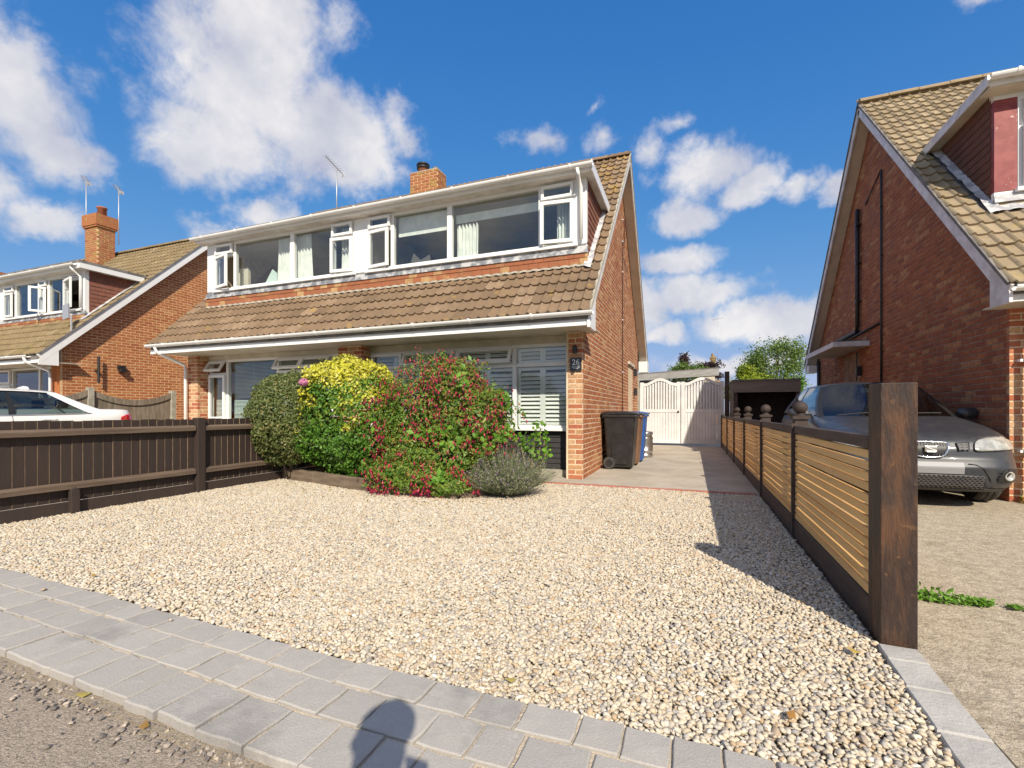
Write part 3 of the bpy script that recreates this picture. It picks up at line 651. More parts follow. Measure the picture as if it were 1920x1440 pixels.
def scatter(name, points, meshes, label, smin, smax, seed=0):
    """one object of loose stones: instances of a few stone meshes on points, by geometry nodes"""
    me = bpy.data.meshes.new(name); me.from_pydata(points, [], []); ob = link(name, me); ob['kind'] = 'stuff'; ob['label'] = label; ob['category'] = 'gravel'
    ng = bpy.data.node_groups.new(name, 'GeometryNodeTree')
    ng.interface.new_socket('Geometry', in_out='INPUT', socket_type='NodeSocketGeometry'); ng.interface.new_socket('Geometry', in_out='OUTPUT', socket_type='NodeSocketGeometry')
    N = ng.nodes; Lk = ng.links; gi = N.new('NodeGroupInput'); go = N.new('NodeGroupOutput')
    join = N.new('GeometryNodeJoinGeometry')
    # stone shapes, kept as meshes of this node group
    def shape(m_):
        hid = bpy.data.objects.new(m_.name + '_shape', m_)       # never linked to the scene: only read by the node group
        oi = N.new('GeometryNodeObjectInfo'); oi.inputs['Object'].default_value = hid; oi.inputs['As Instance'].default_value = True
        return oi.outputs['Geometry']
    g2i = N.new('GeometryNodeGeometryToInstance')
    for m_ in meshes: Lk.new(shape(m_), g2i.inputs[0])
    iop = N.new('GeometryNodeInstanceOnPoints'); Lk.new(gi.outputs[0], iop.inputs['Points']); Lk.new(g2i.outputs[0], iop.inputs['Instance'])
    iop.inputs['Pick Instance'].default_value = True
    ri = N.new('FunctionNodeRandomValue'); ri.data_type = 'INT'; ri.inputs['Min'].default_value = 0 if False else ri.inputs['Min'].default_value
    for s_ in ri.inputs:
        if s_.type == 'INT' and s_.name == 'Min': s_.default_value = 0
        if s_.type == 'INT' and s_.name == 'Max': s_.default_value = len(meshes) - 1
    Lk.new([o_ for o_ in ri.outputs if o_.type == 'INT'][0], iop.inputs['Instance Index'])
    rr = N.new('FunctionNodeRandomValue'); rr.data_type = 'FLOAT_VECTOR'
    rr.inputs[0].default_value = (-0.6, -0.6, 0); rr.inputs[1].default_value = (0.6, 0.6, 6.283); rr.inputs['Seed'].default_value = 3
    Lk.new([o_ for o_ in rr.outputs if o_.type == 'VECTOR'][0], iop.inputs['Rotation'])
    rs = N.new('FunctionNodeRandomValue'); rs.data_type = 'FLOAT'
    fl = [s_ for s_ in rs.inputs if s_.type == 'VALUE']; fl[0].default_value = smin; fl[1].default_value = smax; rs.inputs['Seed'].default_value = 8
    Lk.new([o_ for o_ in rs.outputs if o_.type == 'VALUE'][0], iop.inputs['Scale'])
    Lk.new(iop.outputs[0], go.inputs[0])
    md = ob.modifiers.new('stones', 'NODES'); md.node_group = ng
    return ob
PEB = [pebble_mesh(i) for i in range(6)]
scatter('gravel', pts, PEB, 'cream and grey pebble gravel covering the front parking area', 0.0062, 0.0132)
gp = []
for k in range(1100):
    x = -6 + 6.6 * rg.random(); b = ys(x) - 0.53; w = 0.05 + 0.05 * max(0, math.sin(x * 2.3 + 1.0)) + 0.06 * (abs(x + 1.85) < 0.35)
    gp.append((x, b - abs(rg.gauss(0, 1)) * w * 0.6, -0.030))
def grit_mesh(i):
    bm = bmesh.new(); bmesh.ops.create_icosphere(bm, subdivisions=1, radius=1.0); rr = random.Random(i + 70)
    for v in bm.verts: v.co = Vector((v.co.x * 1.2, v.co.y * 0.9, v.co.z * 0.7)) * (1 + 0.35 * rr.uniform(-1, 1))
    me = bpy.data.meshes.new('grit'); bm.to_mesh(me); bm.free(); me.materials.append(MATS['grit']); return me
scatter('loose_grit', gp, [grit_mesh(i) for i in range(3)], 'loose stone chips along the broken road edge beside the paving', 0.002, 0.0095)

# planting bed soil and its timber edging
mb = MB(); mb.prism([(-5.72, 5.42), (-4.95, 5.22), (-4.2, 5.0), (-3.4, 4.86), (-2.5, 4.82), (-2.25, 5.3), (-2.12, 6.3), (-2.5, 7.08), (-5.72, 7.08)], 'z', -0.06, 0.09)
sprop('soil', mb, 'soil')
pe = thing('planter_edging', 'low dark timber sleepers edging the shrub bed above the gravel', 'edging', (-4, 5, 0))
for (a, b) in zip(BED[:5], BED[1:5]):
    a_, b_ = Vector((*a, 0.07)), Vector((*b, 0.07)); d_ = (b_ - a_).normalized() * 0.004
    bev(MB().beam(a_ + d_, b_ - d_, 0.085, 0.17).build('sleeper', 'sleeper', pe), 0.008)
bev(MB().beam((-2.5, 4.80, 0.05), (-2.22, 5.28, 0.05), 0.075, 0.12).build('sleeper', 'sleeper', pe), 0.008)

# ================================================================== house 26 (semi-detached pair)
def window_unit(house, y, x0, x1, z0, z1, bays, m='upvc', sill=True, depth=0.07, gm='glass', fw=0.05, name='window'):
    """bays: (xa, xb, kind, opts) ; kind fixed | case (toplight over a side-hung light) | top (fixed below a top-hung light)"""
    mb = MB(); ya, yb2 = y, y + depth
    mb.box(x0, x1, ya, yb2, z0, z0 + fw); mb.box(x0, x1, ya, yb2, z1 - fw, z1)
    mb.box(x0, x0 + fw, ya, yb2, z0 + fw, z1 - fw); mb.box(x1 - fw, x1, ya, yb2, z0 + fw, z1 - fw)
    ins = []
    for i, b in enumerate(bays):
        if i + 1 < len(bays): mb.box(b[1], bays[i + 1][0], ya, yb2, z0 + fw, z1 - fw)
        if b[2] in ('case', 'top'): mb.box(b[0], b[1], ya, yb2, b[3]['zt'] - 0.03, b[3]['zt'] + 0.03)
    win = mb.build(name, m, house); bev(win, 0.004)
    if sill: bev(MB().box(x0 - 0.03, x1 + 0.03, y - 0.06, y - 0.002, z0 - 0.035, z0 + 0.012).build('sill', m, win), 0.004)
    for b in bays:
        xa, xb, kd = b[:3]; o = b[3] if len(b) > 3 else {}
        za, zb = z0 + fw, z1 - fw
        if kd == 'fixed': pane(win, xa + 0.001, xb - 0.001, za + 0.001, zb - 0.001, y + 0.03, m=gm)
        elif kd == 'case':
            zt = o['zt']
            sash(win, xa - 0.012, xb + 0.012, zt + 0.02, zb + 0.012, y, 'T', o.get('ta', 0), m, gm, 0.045)
            sash(win, xa - 0.015, xb + 0.015, za - 0.012, zt - 0.02, y, o['h'], o['a'], m, gm)
        elif kd == 'top':
            zt = o['zt']; pane(win, xa + 0.001, xb - 0.001, za + 0.001, zt - 0.031, y + 0.03, m=gm)
            if o.get('ta') is None: pane(win, xa + 0.001, xb - 0.001, zt + 0.031, zb - 0.001, y + 0.03, m=gm)
            else:
                for (qa, qb) in o.get('lights', [(xa, xb)]): sash(win, qa - 0.01, qb + 0.01, zt + 0.015, zb + 0.012, y, 'T', o['ta'], m, gm, 0.05)
    return win
def roof_shell(house, x0, x1, ye, ze, sl, yr, cut=None, name='roof', m='felt'):
    """roof boarding: two slabs with an opening (xa, xb, y1, y2) left for the dormer"""
    zr = ze + sl * (yr - ye); mb = MB(); t0, t1 = 0.012, 0.13
    zz = lambda y: ze + sl * (y - ye)
    def slab(xa, xb, ya, yb2): mb.prism([(ya, zz(ya) - t1), (yb2, zz(yb2) - t1), (yb2, zz(yb2) - t0), (ya, zz(ya) - t0)], 'x', xa, xb)
    if cut:
        xa, xb, y1, y2 = cut
        slab(x0, x1, ye, y1); slab(x0, x1, y2, yr)
        if xa > x0: slab(x0, xa, y1, y2)
        if xb < x1: slab(xb, x1, y1, y2)
    else: slab(x0, x1, ye, yr)
    yb_ = 2 * yr - ye
    mb.prism([(yr, zr - t1), (yr, zr - t0), (yb_, ze - t0), (yb_, ze - t1)], 'x', x0, x1)
    return mb.build(name, m, house)
def ridge(roof, x0, x1, y, z, m):
    n = max(1, int((x1 - x0) / 0.45)); l = (x1 - x0) / n
    mb = MB(); a = [(0.13 * math.cos(t), 0.10 * math.sin(t) - 0.045) for t in [math.pi * k / 8 for k in range(9)]]
    mb.prism(a, 'x', 0.004, 0.446); me = mb.mesh('ridge_tile', m)
    for k in range(n):
        o = bpy.data.objects.new('ridge_tile', me); COL.objects.link(o); o.parent = roof; o.location = (x0 + k * l, y, z + random.uniform(0, .006)); o.scale = (l / 0.45, 1, 1)
def pentagon(ya, yb_, zb, zz, yr, inset=0.0): return [(ya, zb), (yb_, zb), (yb_, zz(2 * yr - yb_)), (yr, zz(yr)), (ya, zz(ya))]
def chimney(house, x0, x1, y0, y1, z0, z1, m='brick_chimney', n_sep=120):
    ch = MB().box(x0 + 0.008, x1 - 0.008, y0 + 0.008, y1 - 0.008, z0, z1 - 0.01).build('chimney', 'mortar_left', house)
    brick_field(ch, (x0, y0, 0), (1, 0, 0), (0, -1, 0), lambda v: [(0, x1 - x0)], z1 - 0.02, m, n_sep, z0=z0)
    brick_field(ch, (x1, y0, 0), (0, 1, 0), (1, 0, 0), lambda v: [(0.052, y1 - y0)], z1 - 0.02, m, n_sep // 2, z0=z0)
    return ch
def aerial(house, x, y, z0, h, ang, tilt=18, rods=9, L=0.9):
    mb = MB(); mb.tube([(x, y, z0), (x, y, z0 + h)], 0.016, 6); o = mb.build('aerial_mast', 'galv', house, smooth=True)
    d = Vector((math.cos(R(ang)) * math.cos(R(tilt)), math.sin(R(ang)) * math.cos(R(tilt)), -math.sin(R(tilt)))); t = Vector((0, 0, 1)).cross(d).normalized(); c = Vector((x, y, z0 + h))
    mb = MB(); mb.tube([c - d * L * 0.6, c + d * L * 0.4], 0.011, 5)
    for k in range(rods):
        p = c + d * L * (-0.58 + 0.8 * k / rods); w = 0.09 + 0.03 * k / rods
        mb.tube([p - t * w, p + t * w], 0.005, 4)
    mb.beam(c + d * L * 0.36 - Vector((0, 0, 0.06)), c + d * L * 0.38 + Vector((0, 0, 0.06)), 0.16, 0.006, up=d)
    mb.build('aerial_boom', 'galv', o)

H1 = thing('house', 'semi-detached brick house number 26 with long white dormer and tiled roof', 'house', (-5.7, 10.5, 0))
XR, XL, YE, ZE, SL, YR = -1.51, -10.02, 6.15, 2.34, 0.985, 10.55
VX, VXL = -1.27, -10.20
zz1 = lambda y: ZE + SL * (min(y, 2 * YR - y) - YE)
DX0, DX1, DY = -9.74, -1.50, 7.05          # dormer extents
roof1 = roof_shell(H1, VXL + 0.03, VX - 0.03, YE + 0.03, ZE + 0.03 * SL, SL, YR, cut=(DX0, DX1, DY + 0.02, 8.62))
def skip1(xa, xb, y): return (xb > DX0 + 0.12 and xa < DX1 - 0.08 and DY - 0.12 < y < 8.62)
tile_roof(roof1, VXL, VX, YE, ZE, SL, YR - 0.05, 'roof_tile', skip1, 190, msel=lambda p: 'roof_tile_lichen' if p.y > 8.9 else None, hidden=lambda p: p.y > 8 and p.x < -1.9)
ridge(roof1, VXL, VX, YR, ZE + SL * (YR - YE) - 0.01, 'roof_tile')
# gable wall, pillars and the plain walls behind
wl = MB().prism(pentagon(6.83, 14.28, -0.06, lambda y: zz1(y) - 0.135, YR), 'x', XR - 0.25, XR - 0.0035).build('wall', 'mortar', H1)
def span1(v):
    y0 = YE + (v - ZE + 0.15) / SL; a = max(0.052, y0 - 6.82); b = min(14.28, 2 * YR - y0) - 6.82
    return [(a, b)] if b > a else []
brick_field(wl, (XR, 6.82, 0), (0, 1, 0), (1, 0, 0), span1, 6.5, 'brick_main', 300, openings=[(5.25, 6.2, 0, 2.17)], z0=0.0, hidden=lambda p, x, y: p.z < 1.0 and 8.2 < p.y < 10.2)
def pillar(x0, x1, y0, y1, nsep, side=True):
    w_ = MB().box(x0 + 0.004, x1 - 0.004, y0 + 0.004, y1, -0.06, 2.19).build('pillar', 'mortar', H1)
    brick_field(w_, (x0, y0, 0), (1, 0, 0), (0, -1, 0), lambda v: [(0, x1 - x0)], 2.2, 'brick_pillar', nsep)
    if side: brick_field(w_, (x1, y0, 0), (0, 1, 0), (1, 0, 0), lambda v: [(0.052, y1 - y0)], 2.2, 'brick_pillar', nsep // 2)
    return w_
pR = pillar(-1.725, XR, 6.82, 7.06, 120, side=False)
pillar(-6.02, -5.50, 6.82, 7.09, 100); pillar(-10.02, -9.72, 6.82, 7.09, 80)
MB().box(XL, XL + 0.25, 7.1, 14.28, -0.06, 2.6).box(XL + 0.25, XR - 0.26, 14.03, 14.28, -0.06, 2.9).build('rear_wall', 'brick_main', H1)
MB().prism(pentagon(7.15, 14.0, 2.6, lambda y: zz1(y) - 0.14, YR), 'x', XL, XL + 0.2).build('party_gable', 'brick_main', H1)
# side door in the gable, lintel and its lamp
dr = MB().box(XR - 0.12, XR - 0.06, 12.10, 12.99, 0.08, 2.15).build('door', 'upvc', H1)
MB().box(XR - 0.14, XR - 0.03, 12.07, 12.10, 0, 2.17).box(XR - 0.14, XR - 0.03, 12.99, 13.02, 0, 2.17).build('door_frame', 'upvc', dr)
MB().box(XR - 0.055, XR - 0.01, 12.92, 12.95, 1.0, 1.16).build('handle', 'dark_metal', dr)
MB().box(XR - 0.11, XR - 0.05, 12.3, 12.8, 1.2, 1.95).build('door_pane', 'glass_dark', dr)
MB().box(XR + 0.002, XR + 0.05, 11.98, 13.10, 2.20, 2.26).build('lintel', 'cream_paint', H1)
for (yy_, zz_) in ((13.2, 1.98), (13.25, 1.45)): MB().box(XR + 0.003, XR + 0.09, yy_, yy_ + 0.09, zz_, zz_ + 0.2).build('wall_lamp', 'dark_metal', H1)
# rear eaves box
MB().box(XR + 0.01, VX + 0.02, 14.45, 14.95, 2.18, 2.50).build('eaves_box', 'upvc', H1)
# cable conduit down the gable
cd = MB().tube([(XR + 0.014, 10.96, 0.3), (XR + 0.014, 10.96, 4.9), (XR + 0.014, 11.25, 4.95), (XR + 0.014, 11.25, 5.5)], 0.009, 5).build('conduit', 'brown_pipe', H1)
MB().beam((XR + 0.02, 11.0, 4.55), (XR + 0.02, 11.9, 4.45), 0.01, 0.012).build('cable', 'brown_pipe', cd)
for z_ in (5.4, 4.9, 3.1, 1.9, 4.2): MB().box(XR + 0.004, XR + 0.03, 10.93, 10.99, z_, z_ + 0.02).build('cable_clip', 'upvc', cd)
# bargeboards, verge mortar, eaves
zb = lambda y: ZE + SL * (y - YE) - 0.11
for s_ in (0, 1):
    yo = lambda y: y if s_ == 0 else 2 * YR - y
    MB().beam((VX - 0.012, yo(YE + 0.06), zb(YE + 0.06)), (VX - 0.012, yo(YR), zb(YR)), 0.024, 0.15, up=(0, -1 if s_ == 0 else 1, 1)).build('bargeboard', 'white_paint', H1)
    MB().beam((VX + 0.002, yo(YE + 0.02), zb(YE + 0.02) + 0.105), (VX + 0.002, yo(YR), zb(YR) + 0.105), 0.03, 0.03, up=(0, -1 if s_ == 0 else 1, 1)).build('verge', 'conc_post', H1)
    MB().beam((XR + 0.11, yo(YE + 0.12), zb(YE + 0.12) - 0.035), (XR + 0.11, yo(YR), zb(YR) - 0.035), 0.20, 0.012, up=(0, -1 if s_ == 0 else 1, 1)).build('verge_soffit', 'cream_paint', H1)
MB().box(VXL, VX + 0.004, YE + 0.045, YE + 0.07, 2.16, 2.325).build('fascia', 'upvc', H1)
MB().prism([(YE + 0.02, 2.13), (YE + 0.42, 2.13), (YE + 0.42, 2.56), (YE + 0.02, 2.22)], 'x', VX - 0.035, VX + 0.001).build('eaves_end', 'upvc', H1)
MB().box(VXL, VX - 0.04, YE + 0.072, 7.10, 2.192, 2.205).build('soffit', 'cream_paint', H1)
gutter(H1, VXL - 0.02, VX + 0.05, YE - 0.015, ZE - 0.005, 0.056, phase=0.55, step=0.95)
MB().tube([(-9.95, 6.13, 2.28), (-9.95, 6.16, 2.18), (-9.98, 6.72, 1.98), (-9.98, 6.75, 1.9), (-9.98, 6.75, 0)], 0.034, 8).build('downpipe', 'upvc', H1, smooth=True)
# ground floor windows
MB().box(-9.72, -6.02, 7.065, 7.17, 2.10, 2.19).box(-5.50, -1.765, 7.065, 7.17, 2.075, 2.19).build('head_board', 'cream_paint', H1)
w1 = window_unit(H1, 7.08, -5.50, -1.762, 0.735, 2.075, [(-5.45, -4.82, 'top', dict(zt=1.75, ta=0)), (-4.75, -3.78, 'top', dict(zt=1.75, ta=26)), (-3.68, -2.72, 'top', dict(zt=1.75, ta=28)), (-2.655, -1.812, 'top', dict(zt=1.75))], 'upvc')
w1['label'] = 'white ground floor window with plantation shutters and two tilted toplights'
lv = MB().box(0, 1, -0.004, 0.004, -0.034, 0.034).mesh('louvre', 'upvc')
def shutter(win, x0, x1, z0, z1, y, tilt, gap=0.066):
    mb = MB(); fr(mb, x0, x1, z0, z1, y - 0.014, y + 0.014, 0.045); mb.build('shutter_frame', 'upvc', win)
    z = z0 + 0.085
    while z < z1 - 0.06:
        o = bpy.data.objects.new('louvre', lv); COL.objects.link(o); o.parent = win; o.location = (x0 + 0.047, y, z); o.scale = (x1 - x0 - 0.094, 1, 1); o.rotation_euler = (R(tilt), 0, 0); z += gap
xs = [-5.45, -5.02, -4.60, -4.19, -3.78, -3.68, -3.20, -2.72, -2.655, -2.235, -1.815]
for a, b in zip(xs, xs[1:]):
    if b - a < 0.2: continue
    shutter(w1, a, b, 0.79, 1.715, 7.19, -42); shutter(w1, a, b, 1.785, 2.02, 7.19, -42)
bd = MB().box(-5.50, -1.765, 7.13, 7.25, 0, 0.735).build('wall_panel', 'black_board', H1)
wb = MB().prism([(0, 0), (0.022, 0), (0.006, 0.083), (0, 0.083)], 'x', 0, 3.73).mesh('weatherboard', 'black_board')
for k in range(7):
    o = bpy.data.objects.new('weatherboard', wb); COL.objects.link(o); o.parent = bd; o.location = (-5.497, 7.128, 0.11 + k * 0.082); o.scale = (1, -1, 1)
MB().box(-5.50, -1.765, 7.02, 7.126, 0.0, 0.10).build('plinth', 'conc_post', H1)
w2 = window_unit(H1, 7.08, -9.72, -6.02, 0.80, 2.10, [(-9.67, -9.22, 'case', dict(zt=1.80, h='L', a=0, ta=32)), (-9.15, -7.80, 'fixed'), (-7.74, -6.42, 'top', dict(zt=1.80, ta=30, lights=[(-7.74, -7.09), (-7.07, -6.42)])), (-6.36, -6.07, 'fixed')], 'upvc')
w2['label'] = 'white ground floor window with pale blinds behind the round shrub'
def venetian(win, x0, x1, z0, z1, y, m='blind_green', p=0.028):
    mb = MB(); z = z0
    while z < z1: mb.add([(x0, y - 0.010, z - 0.004), (x1, y - 0.010, z - 0.004), (x1, y + 0.010, z + 0.012), (x0, y + 0.010, z + 0.012)], [(0, 1, 2, 3)]); z += p
    for k in range(int((x1 - x0) / 0.5) + 2): xk = min(x0 + 0.08 + k * 0.5, x1 - 0.05); mb.box(xk, xk + 0.004, y - 0.014, y - 0.011, z0, z1)
    o = mb.build('venetian_blind', m, win, kind='stuff'); return o
venetian(w2, -9.13, -6.10, 0.87, 2.05, 7.21); venetian(w2, -9.66, -9.24, 0.87, 1.75, 7.20, 'curtain')
MB().box(-9.72, -6.02, 7.13, 7.26, 0, 0.80).build('wall_panel', 'brick_pillar', H1)
# rooms behind the glass
MB().box(-9.8, -1.78, 10.2, 10.3, 0, 2.28).box(-5.80, -5.72, 7.3, 10.2, 0, 2.28).box(-9.77, -1.78, 7.2, 13.9, -0.05, 0.04).build('room_wall', 'interior_dark', H1)
MB().box(-9.75, -1.79, 7.12, 13.9, 2.21, 2.42).build('floor_slab', 'interior', H1)
MB().box(-9.7, -1.62, 9.6, 9.7, 2.42, 4.6).box(-5.72, -5.66, 7.2, 9.6, 2.42, 4.58).build('upper_room_wall', 'interior', H1)
MB().box(-9.62, -1.62, 7.16, 9.59, 4.585, 4.60).build('ceiling', 'interior', H1)
# ---------------- dormer
dm = MB().box(DX0, DX1, DY + 0.03, DY + 0.12, 3.06, 3.60).box(DX0, -9.50, DY, DY + 0.1, 3.565, 4.56).box(-5.835, -5.545, DY, DY + 0.1, 3.565, 4.56).box(-1.66, DX1, DY, DY + 0.1, 3.565, 4.56).box(DX0, DX1, DY + 0.001, DY + 0.1, 4.561, 4.64).build('dormer', 'upvc', H1)
ck = MB().prism([(DY + 0.101, 3.0), (DY + 0.101, 4.60), (8.66, 4.60)], 'x', DX1 - 0.10, DX1 - 0.012).build('dormer_cheek', 'mortar', H1)
MB().prism([(DY + 0.101, 3.0), (DY + 0.101, 4.60), (8.66, 4.60)], 'x', DX0 + 0.002, DX0 + 0.1).build('dormer_cheek', 'mortar', H1)
def spc(r):
    z = 3.2 + r * 0.105
    if z > 4.52: return None
    return (0.04, max(0.06, YE + (z + 0.13 - ZE) / SL - DY - 0.1))
hang_tiles(ck, (DX1 - 0.012, DY + 0.05, 0), (0, 1, 0), (1, 0, 0), spc, 0.105, 'hung_tile', 3.2)
dr_ = MB().box(DX0 - 0.1, DX1 + 0.11, DY - 0.20, 8.78, 4.655, 4.715).build('dormer_roof', 'felt', H1)
MB().box(DX0 - 0.1, DX1 + 0.10, DY - 0.195, DY - 0.17, 4.56, 4.653).build('dormer_fascia', 'upvc', H1)
MB().box(DX0 - 0.1, DX1 + 0.10, DY - 0.168, DY - 0.001, 4.565, 4.58).build('dormer_soffit', 'white_paint', H1)
MB().beam((DX1 + 0.115, DY - 0.2, 4.64), (DX1 + 0.115, 8.46, 4.60), 0.022, 0.16).build('dormer_bargeboard', 'upvc', H1)
MB().box(DX1 + 0.002, DX1 + 0.103, DY - 0.001, 8.4, 4.565, 4.58).build('dormer_soffit', 'white_paint', H1)
gutter(H1, DX0 - 0.14, DX1 + 0.14, DY - 0.255, 4.645, 0.052, phase=0.35, step=0.98)
MB().tube([(-1.58, DY - 0.25, 4.60), (-1.58, DY - 0.24, 4.50), (-1.575, DY - 0.06, 4.40), (-1.575, DY - 0.055, 3.62)], 0.033, 8).build('downpipe', 'upvc', H1, smooth=True)
w3 = window_unit(H1, DY + 0.005, -9.50, -5.835, 3.565, 4.56, [(-9.45, -8.97, 'case', dict(zt=4.30, h='L', a=14)), (-8.90, -7.42, 'fixed'), (-7.31, -6.40, 'fixed'), (-6.33, -5.885, 'case', dict(zt=4.27, h='R', a=5, ta=2))], 'upvc')
w3['label'] = 'left dormer window with white curtains and two open casements'
w4 = window_unit(H1, DY + 0.005, -5.545, -1.66, 3.565, 4.56, [(-5.495, -5.05, 'case', dict(zt=4.30, h='L', a=7)), (-4.98, -3.905, 'fixed'), (-3.81, -2.27, 'fixed'), (-2.20, -1.71, 'case', dict(zt=4.28, h='R', a=6, ta=2))], 'upvc')
w4['label'] = 'right dormer window with lowered roller blinds and open casements'
curtain(w3, -7.88, -7.58, 3.62, 4.52, DY + 0.16, 5, 0.025, flare=0.08); curtain(w3, -7.40, -7.02, 3.60, 4.52, DY + 0.16, 5, 0.03, flare=0.1); curtain(w3, -6.28, -6.02, 3.62, 4.5, DY + 0.16, 4, 0.03)
curtain(w4, -3.80, -3.40, 3.60, 4.22, DY + 0.18, 6, 0.03); curtain(w4, -2.02, -1.74, 3.60, 4.3, DY + 0.2, 5, 0.03)
MB().box(-4.97, -3.92, DY + 0.14, DY + 0.145, 4.16, 4.52).build('roller_blind', 'curtain', w4); MB().box(-3.80, -2.28, DY + 0.14, DY + 0.145, 4.235, 4.38).build('roller_blind', 'curtain', w4)
MB().box(-9.2, -8.9, DY + 0.3, DY + 0.36, 3.55, 4.1).build('wardrobe_edge', 'cream_paint', w3)
MB().prism([(-8.25, 3.62), (-7.92, 3.60), (-7.90, 3.82), (-8.03, 3.92)], 'y', DY + 0.14, DY + 0.16).build('board', 'blind_green', w3)
MB().prism([(-4.78, 3.62), (-4.35, 3.62), (-4.37, 3.80), (-4.55, 3.72), (-4.7, 3.86)], 'y', DY + 0.2, DY + 0.24).build('sill_clutter', 'interior_dark', w4)
# lead apron and plain tile apron below the dormer windows
MB().prism([(DY - 0.03, 3.42), (DY + 0.028, 3.42), (DY + 0.028, 3.53), (DY - 0.004, 3.53)], 'x', DX0 - 0.03, DX1 + 0.02).build('lead_flashing', 'lead', H1)
ap = MB().box(DX0, DX1, DY + 0.005, DY + 0.029, 3.08, 3.44).build('apron', 'mortar', H1)
hang_tiles(ap, (DX0 - 0.03, DY + 0.004, 0), (1, 0, 0), (0, -1, 0), lambda r: (0, DX1 - DX0 + 0.05) if r < 3 else None, 0.098, 'plain_tile', 3.155)
def soaker(parent, x, ya, yb_, w=0.10):
    mb = MB(); rr = random.Random(2); n = 22
    def f(u, v): y = ya + (yb_ - ya) * u; return (x + (-0.02 + (w + 0.02 * rr.random()) * v), y, ZE + SL * (y - YE) + 0.045 + 0.03 * (1 - v) + 0.012 * rr.random())
    mb.grid(f, n, 3); return mb.build('lead_soaker', 'lead_pale', parent, smooth=True)
soaker(roof1, DX1 - 0.01, DY - 0.12, 8.55)
MB().grid(lambda u, v: (DX0 + (DX1 - DX0 + 0.1) * u, DY - 0.02 - 0.045 * v, ZE + SL * (DY - 0.02 - 0.045 * v - YE) + 0.045 + 0.008 * math.sin(u * 320)), 160, 2).build('mortar_fillet', 'conc_post', roof1, smooth=True)
# chimney, pots, aerial
ch1 = chimney(H1, -6.66, -5.87, 10.12, 10.58, 6.2, 7.02)
MB().box(-6.65, -5.88, 10.13, 10.57, 7.0, 7.04).build('flaunching', 'conc_post', ch1)
MB().lathe([(0.14, 0), (0.13, 0.16), (0.15, 0.17)], (-6.42, 10.35, 7.03)).build('chimney_pot', 'terracotta', ch1, smooth=True)
MB().lathe([(0.16, 0), (0.16, 0.05), (0.12, 0.055), (0.12, 0.075), (0.17, 0.08), (0.16, 0.12), (0.05, 0.15)], (-6.42, 10.35, 7.19)).build('cowl', 'dark_metal', ch1, smooth=True)
MB().lathe([(0.07, 0), (0.065, 0.14)], (-6.06, 10.35, 7.03)).build('flue', 'steel', ch1, smooth=True)
aerial(H1, -9.05, 10.2, 6.2, 1.45, 100, 5)
# number plaque and lamp on the pillar
sg = MB().box(-1.692, -1.523, 6.795, 6.812, 1.605, 1.80).build('number_sign', 'sign_black', H1); sg['label'] = 'black slate plaque with house number 26'
def text(parent, s, size, loc, m, rot=(R(90), 0, 0), extr=0.002, name='lettering', sx=1.0):
    cu = bpy.data.curves.new(name, 'FONT'); cu.body = s; cu.size = size; cu.extrude = extr; cu.align_x = 'CENTER'; cu.resolution_u = 3
    tmp = bpy.data.objects.new('tmp', cu); COL.objects.link(tmp); dg = bpy.context.evaluated_depsgraph_get(); me = bpy.data.meshes.new_from_object(tmp.evaluated_get(dg)); bpy.data.objects.remove(tmp)
    me.materials.clear(); me.materials.append(MATS[m]); o = link(name, me, parent); o.location = loc; o.rotation_euler = rot; o.scale = (sx, 1, 1); return o
text(sg, '26', 0.115, (-1.607, 6.792, 1.695), 'sign_white', name='number')
for k, w_ in enumerate((0.11, 0.12, 0.07)): MB().box(-1.607 - w_ / 2, -1.607 + w_ / 2, 6.7925, 6.7945, 1.672 - k * 0.018, 1.677 - k * 0.018).build('small_print', 'sign_white', sg)
MB().lathe([(0.028, 0), (0.036, 0.03), (0.036, 0.10), (0.02, 0.12)], (-1.615, 6.765, 1.86), 12).build('wall_lamp', 'dark_metal', H1, smooth=True)
# ================================================================== right-hand house (its shaded gable faces us)
H3 = thing('house', 'dark red brick house at right with shaded gable wall and red dormer panel', 'house', (7.5, 11, 0))
X3, YF3, YB3, YE3, ZE3, SL3, YR3, VX3 = 3.30, 6.87, 15.25, 6.33, 2.31, 1.005, 11.06, 3.05
XE3 = 11.8
zz3 = lambda y: ZE3 + SL3 * (min(y, 2 * YR3 - y) - YE3)
D3X, D3Y, D3R = 3.47, 7.52, 5.02
roof3 = roof_shell(H3, VX3 + 0.032, XE3, YE3 + 0.03, ZE3 + 0.03, SL3, YR3, cut=(D3X + 0.02, XE3 - 0.5, D3Y + 0.03, 9.05))
tile_roof(roof3, VX3, XE3, YE3, ZE3, SL3, YR3 - 0.05, 'roof_tile_right', lambda xa, xb, y: xa > D3X - 0.18 and D3Y - 0.12 < y < 9.02, 130, hidden=lambda p: p.x > 5.0)
ridge(roof3, VX3, XE3, YR3, zz3(YR3) + 0.02, 'roof_tile_right')
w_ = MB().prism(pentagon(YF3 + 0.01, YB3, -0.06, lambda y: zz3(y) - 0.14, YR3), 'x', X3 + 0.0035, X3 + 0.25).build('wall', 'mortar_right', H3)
def span3(v):
    y0 = YE3 + (v - ZE3 + 0.15) / SL3; a = max(0.052, y0 - YF3); b = min(YB3, 2 * YR3 - y0) - YF3
    return [(a, b)] if b > a else []
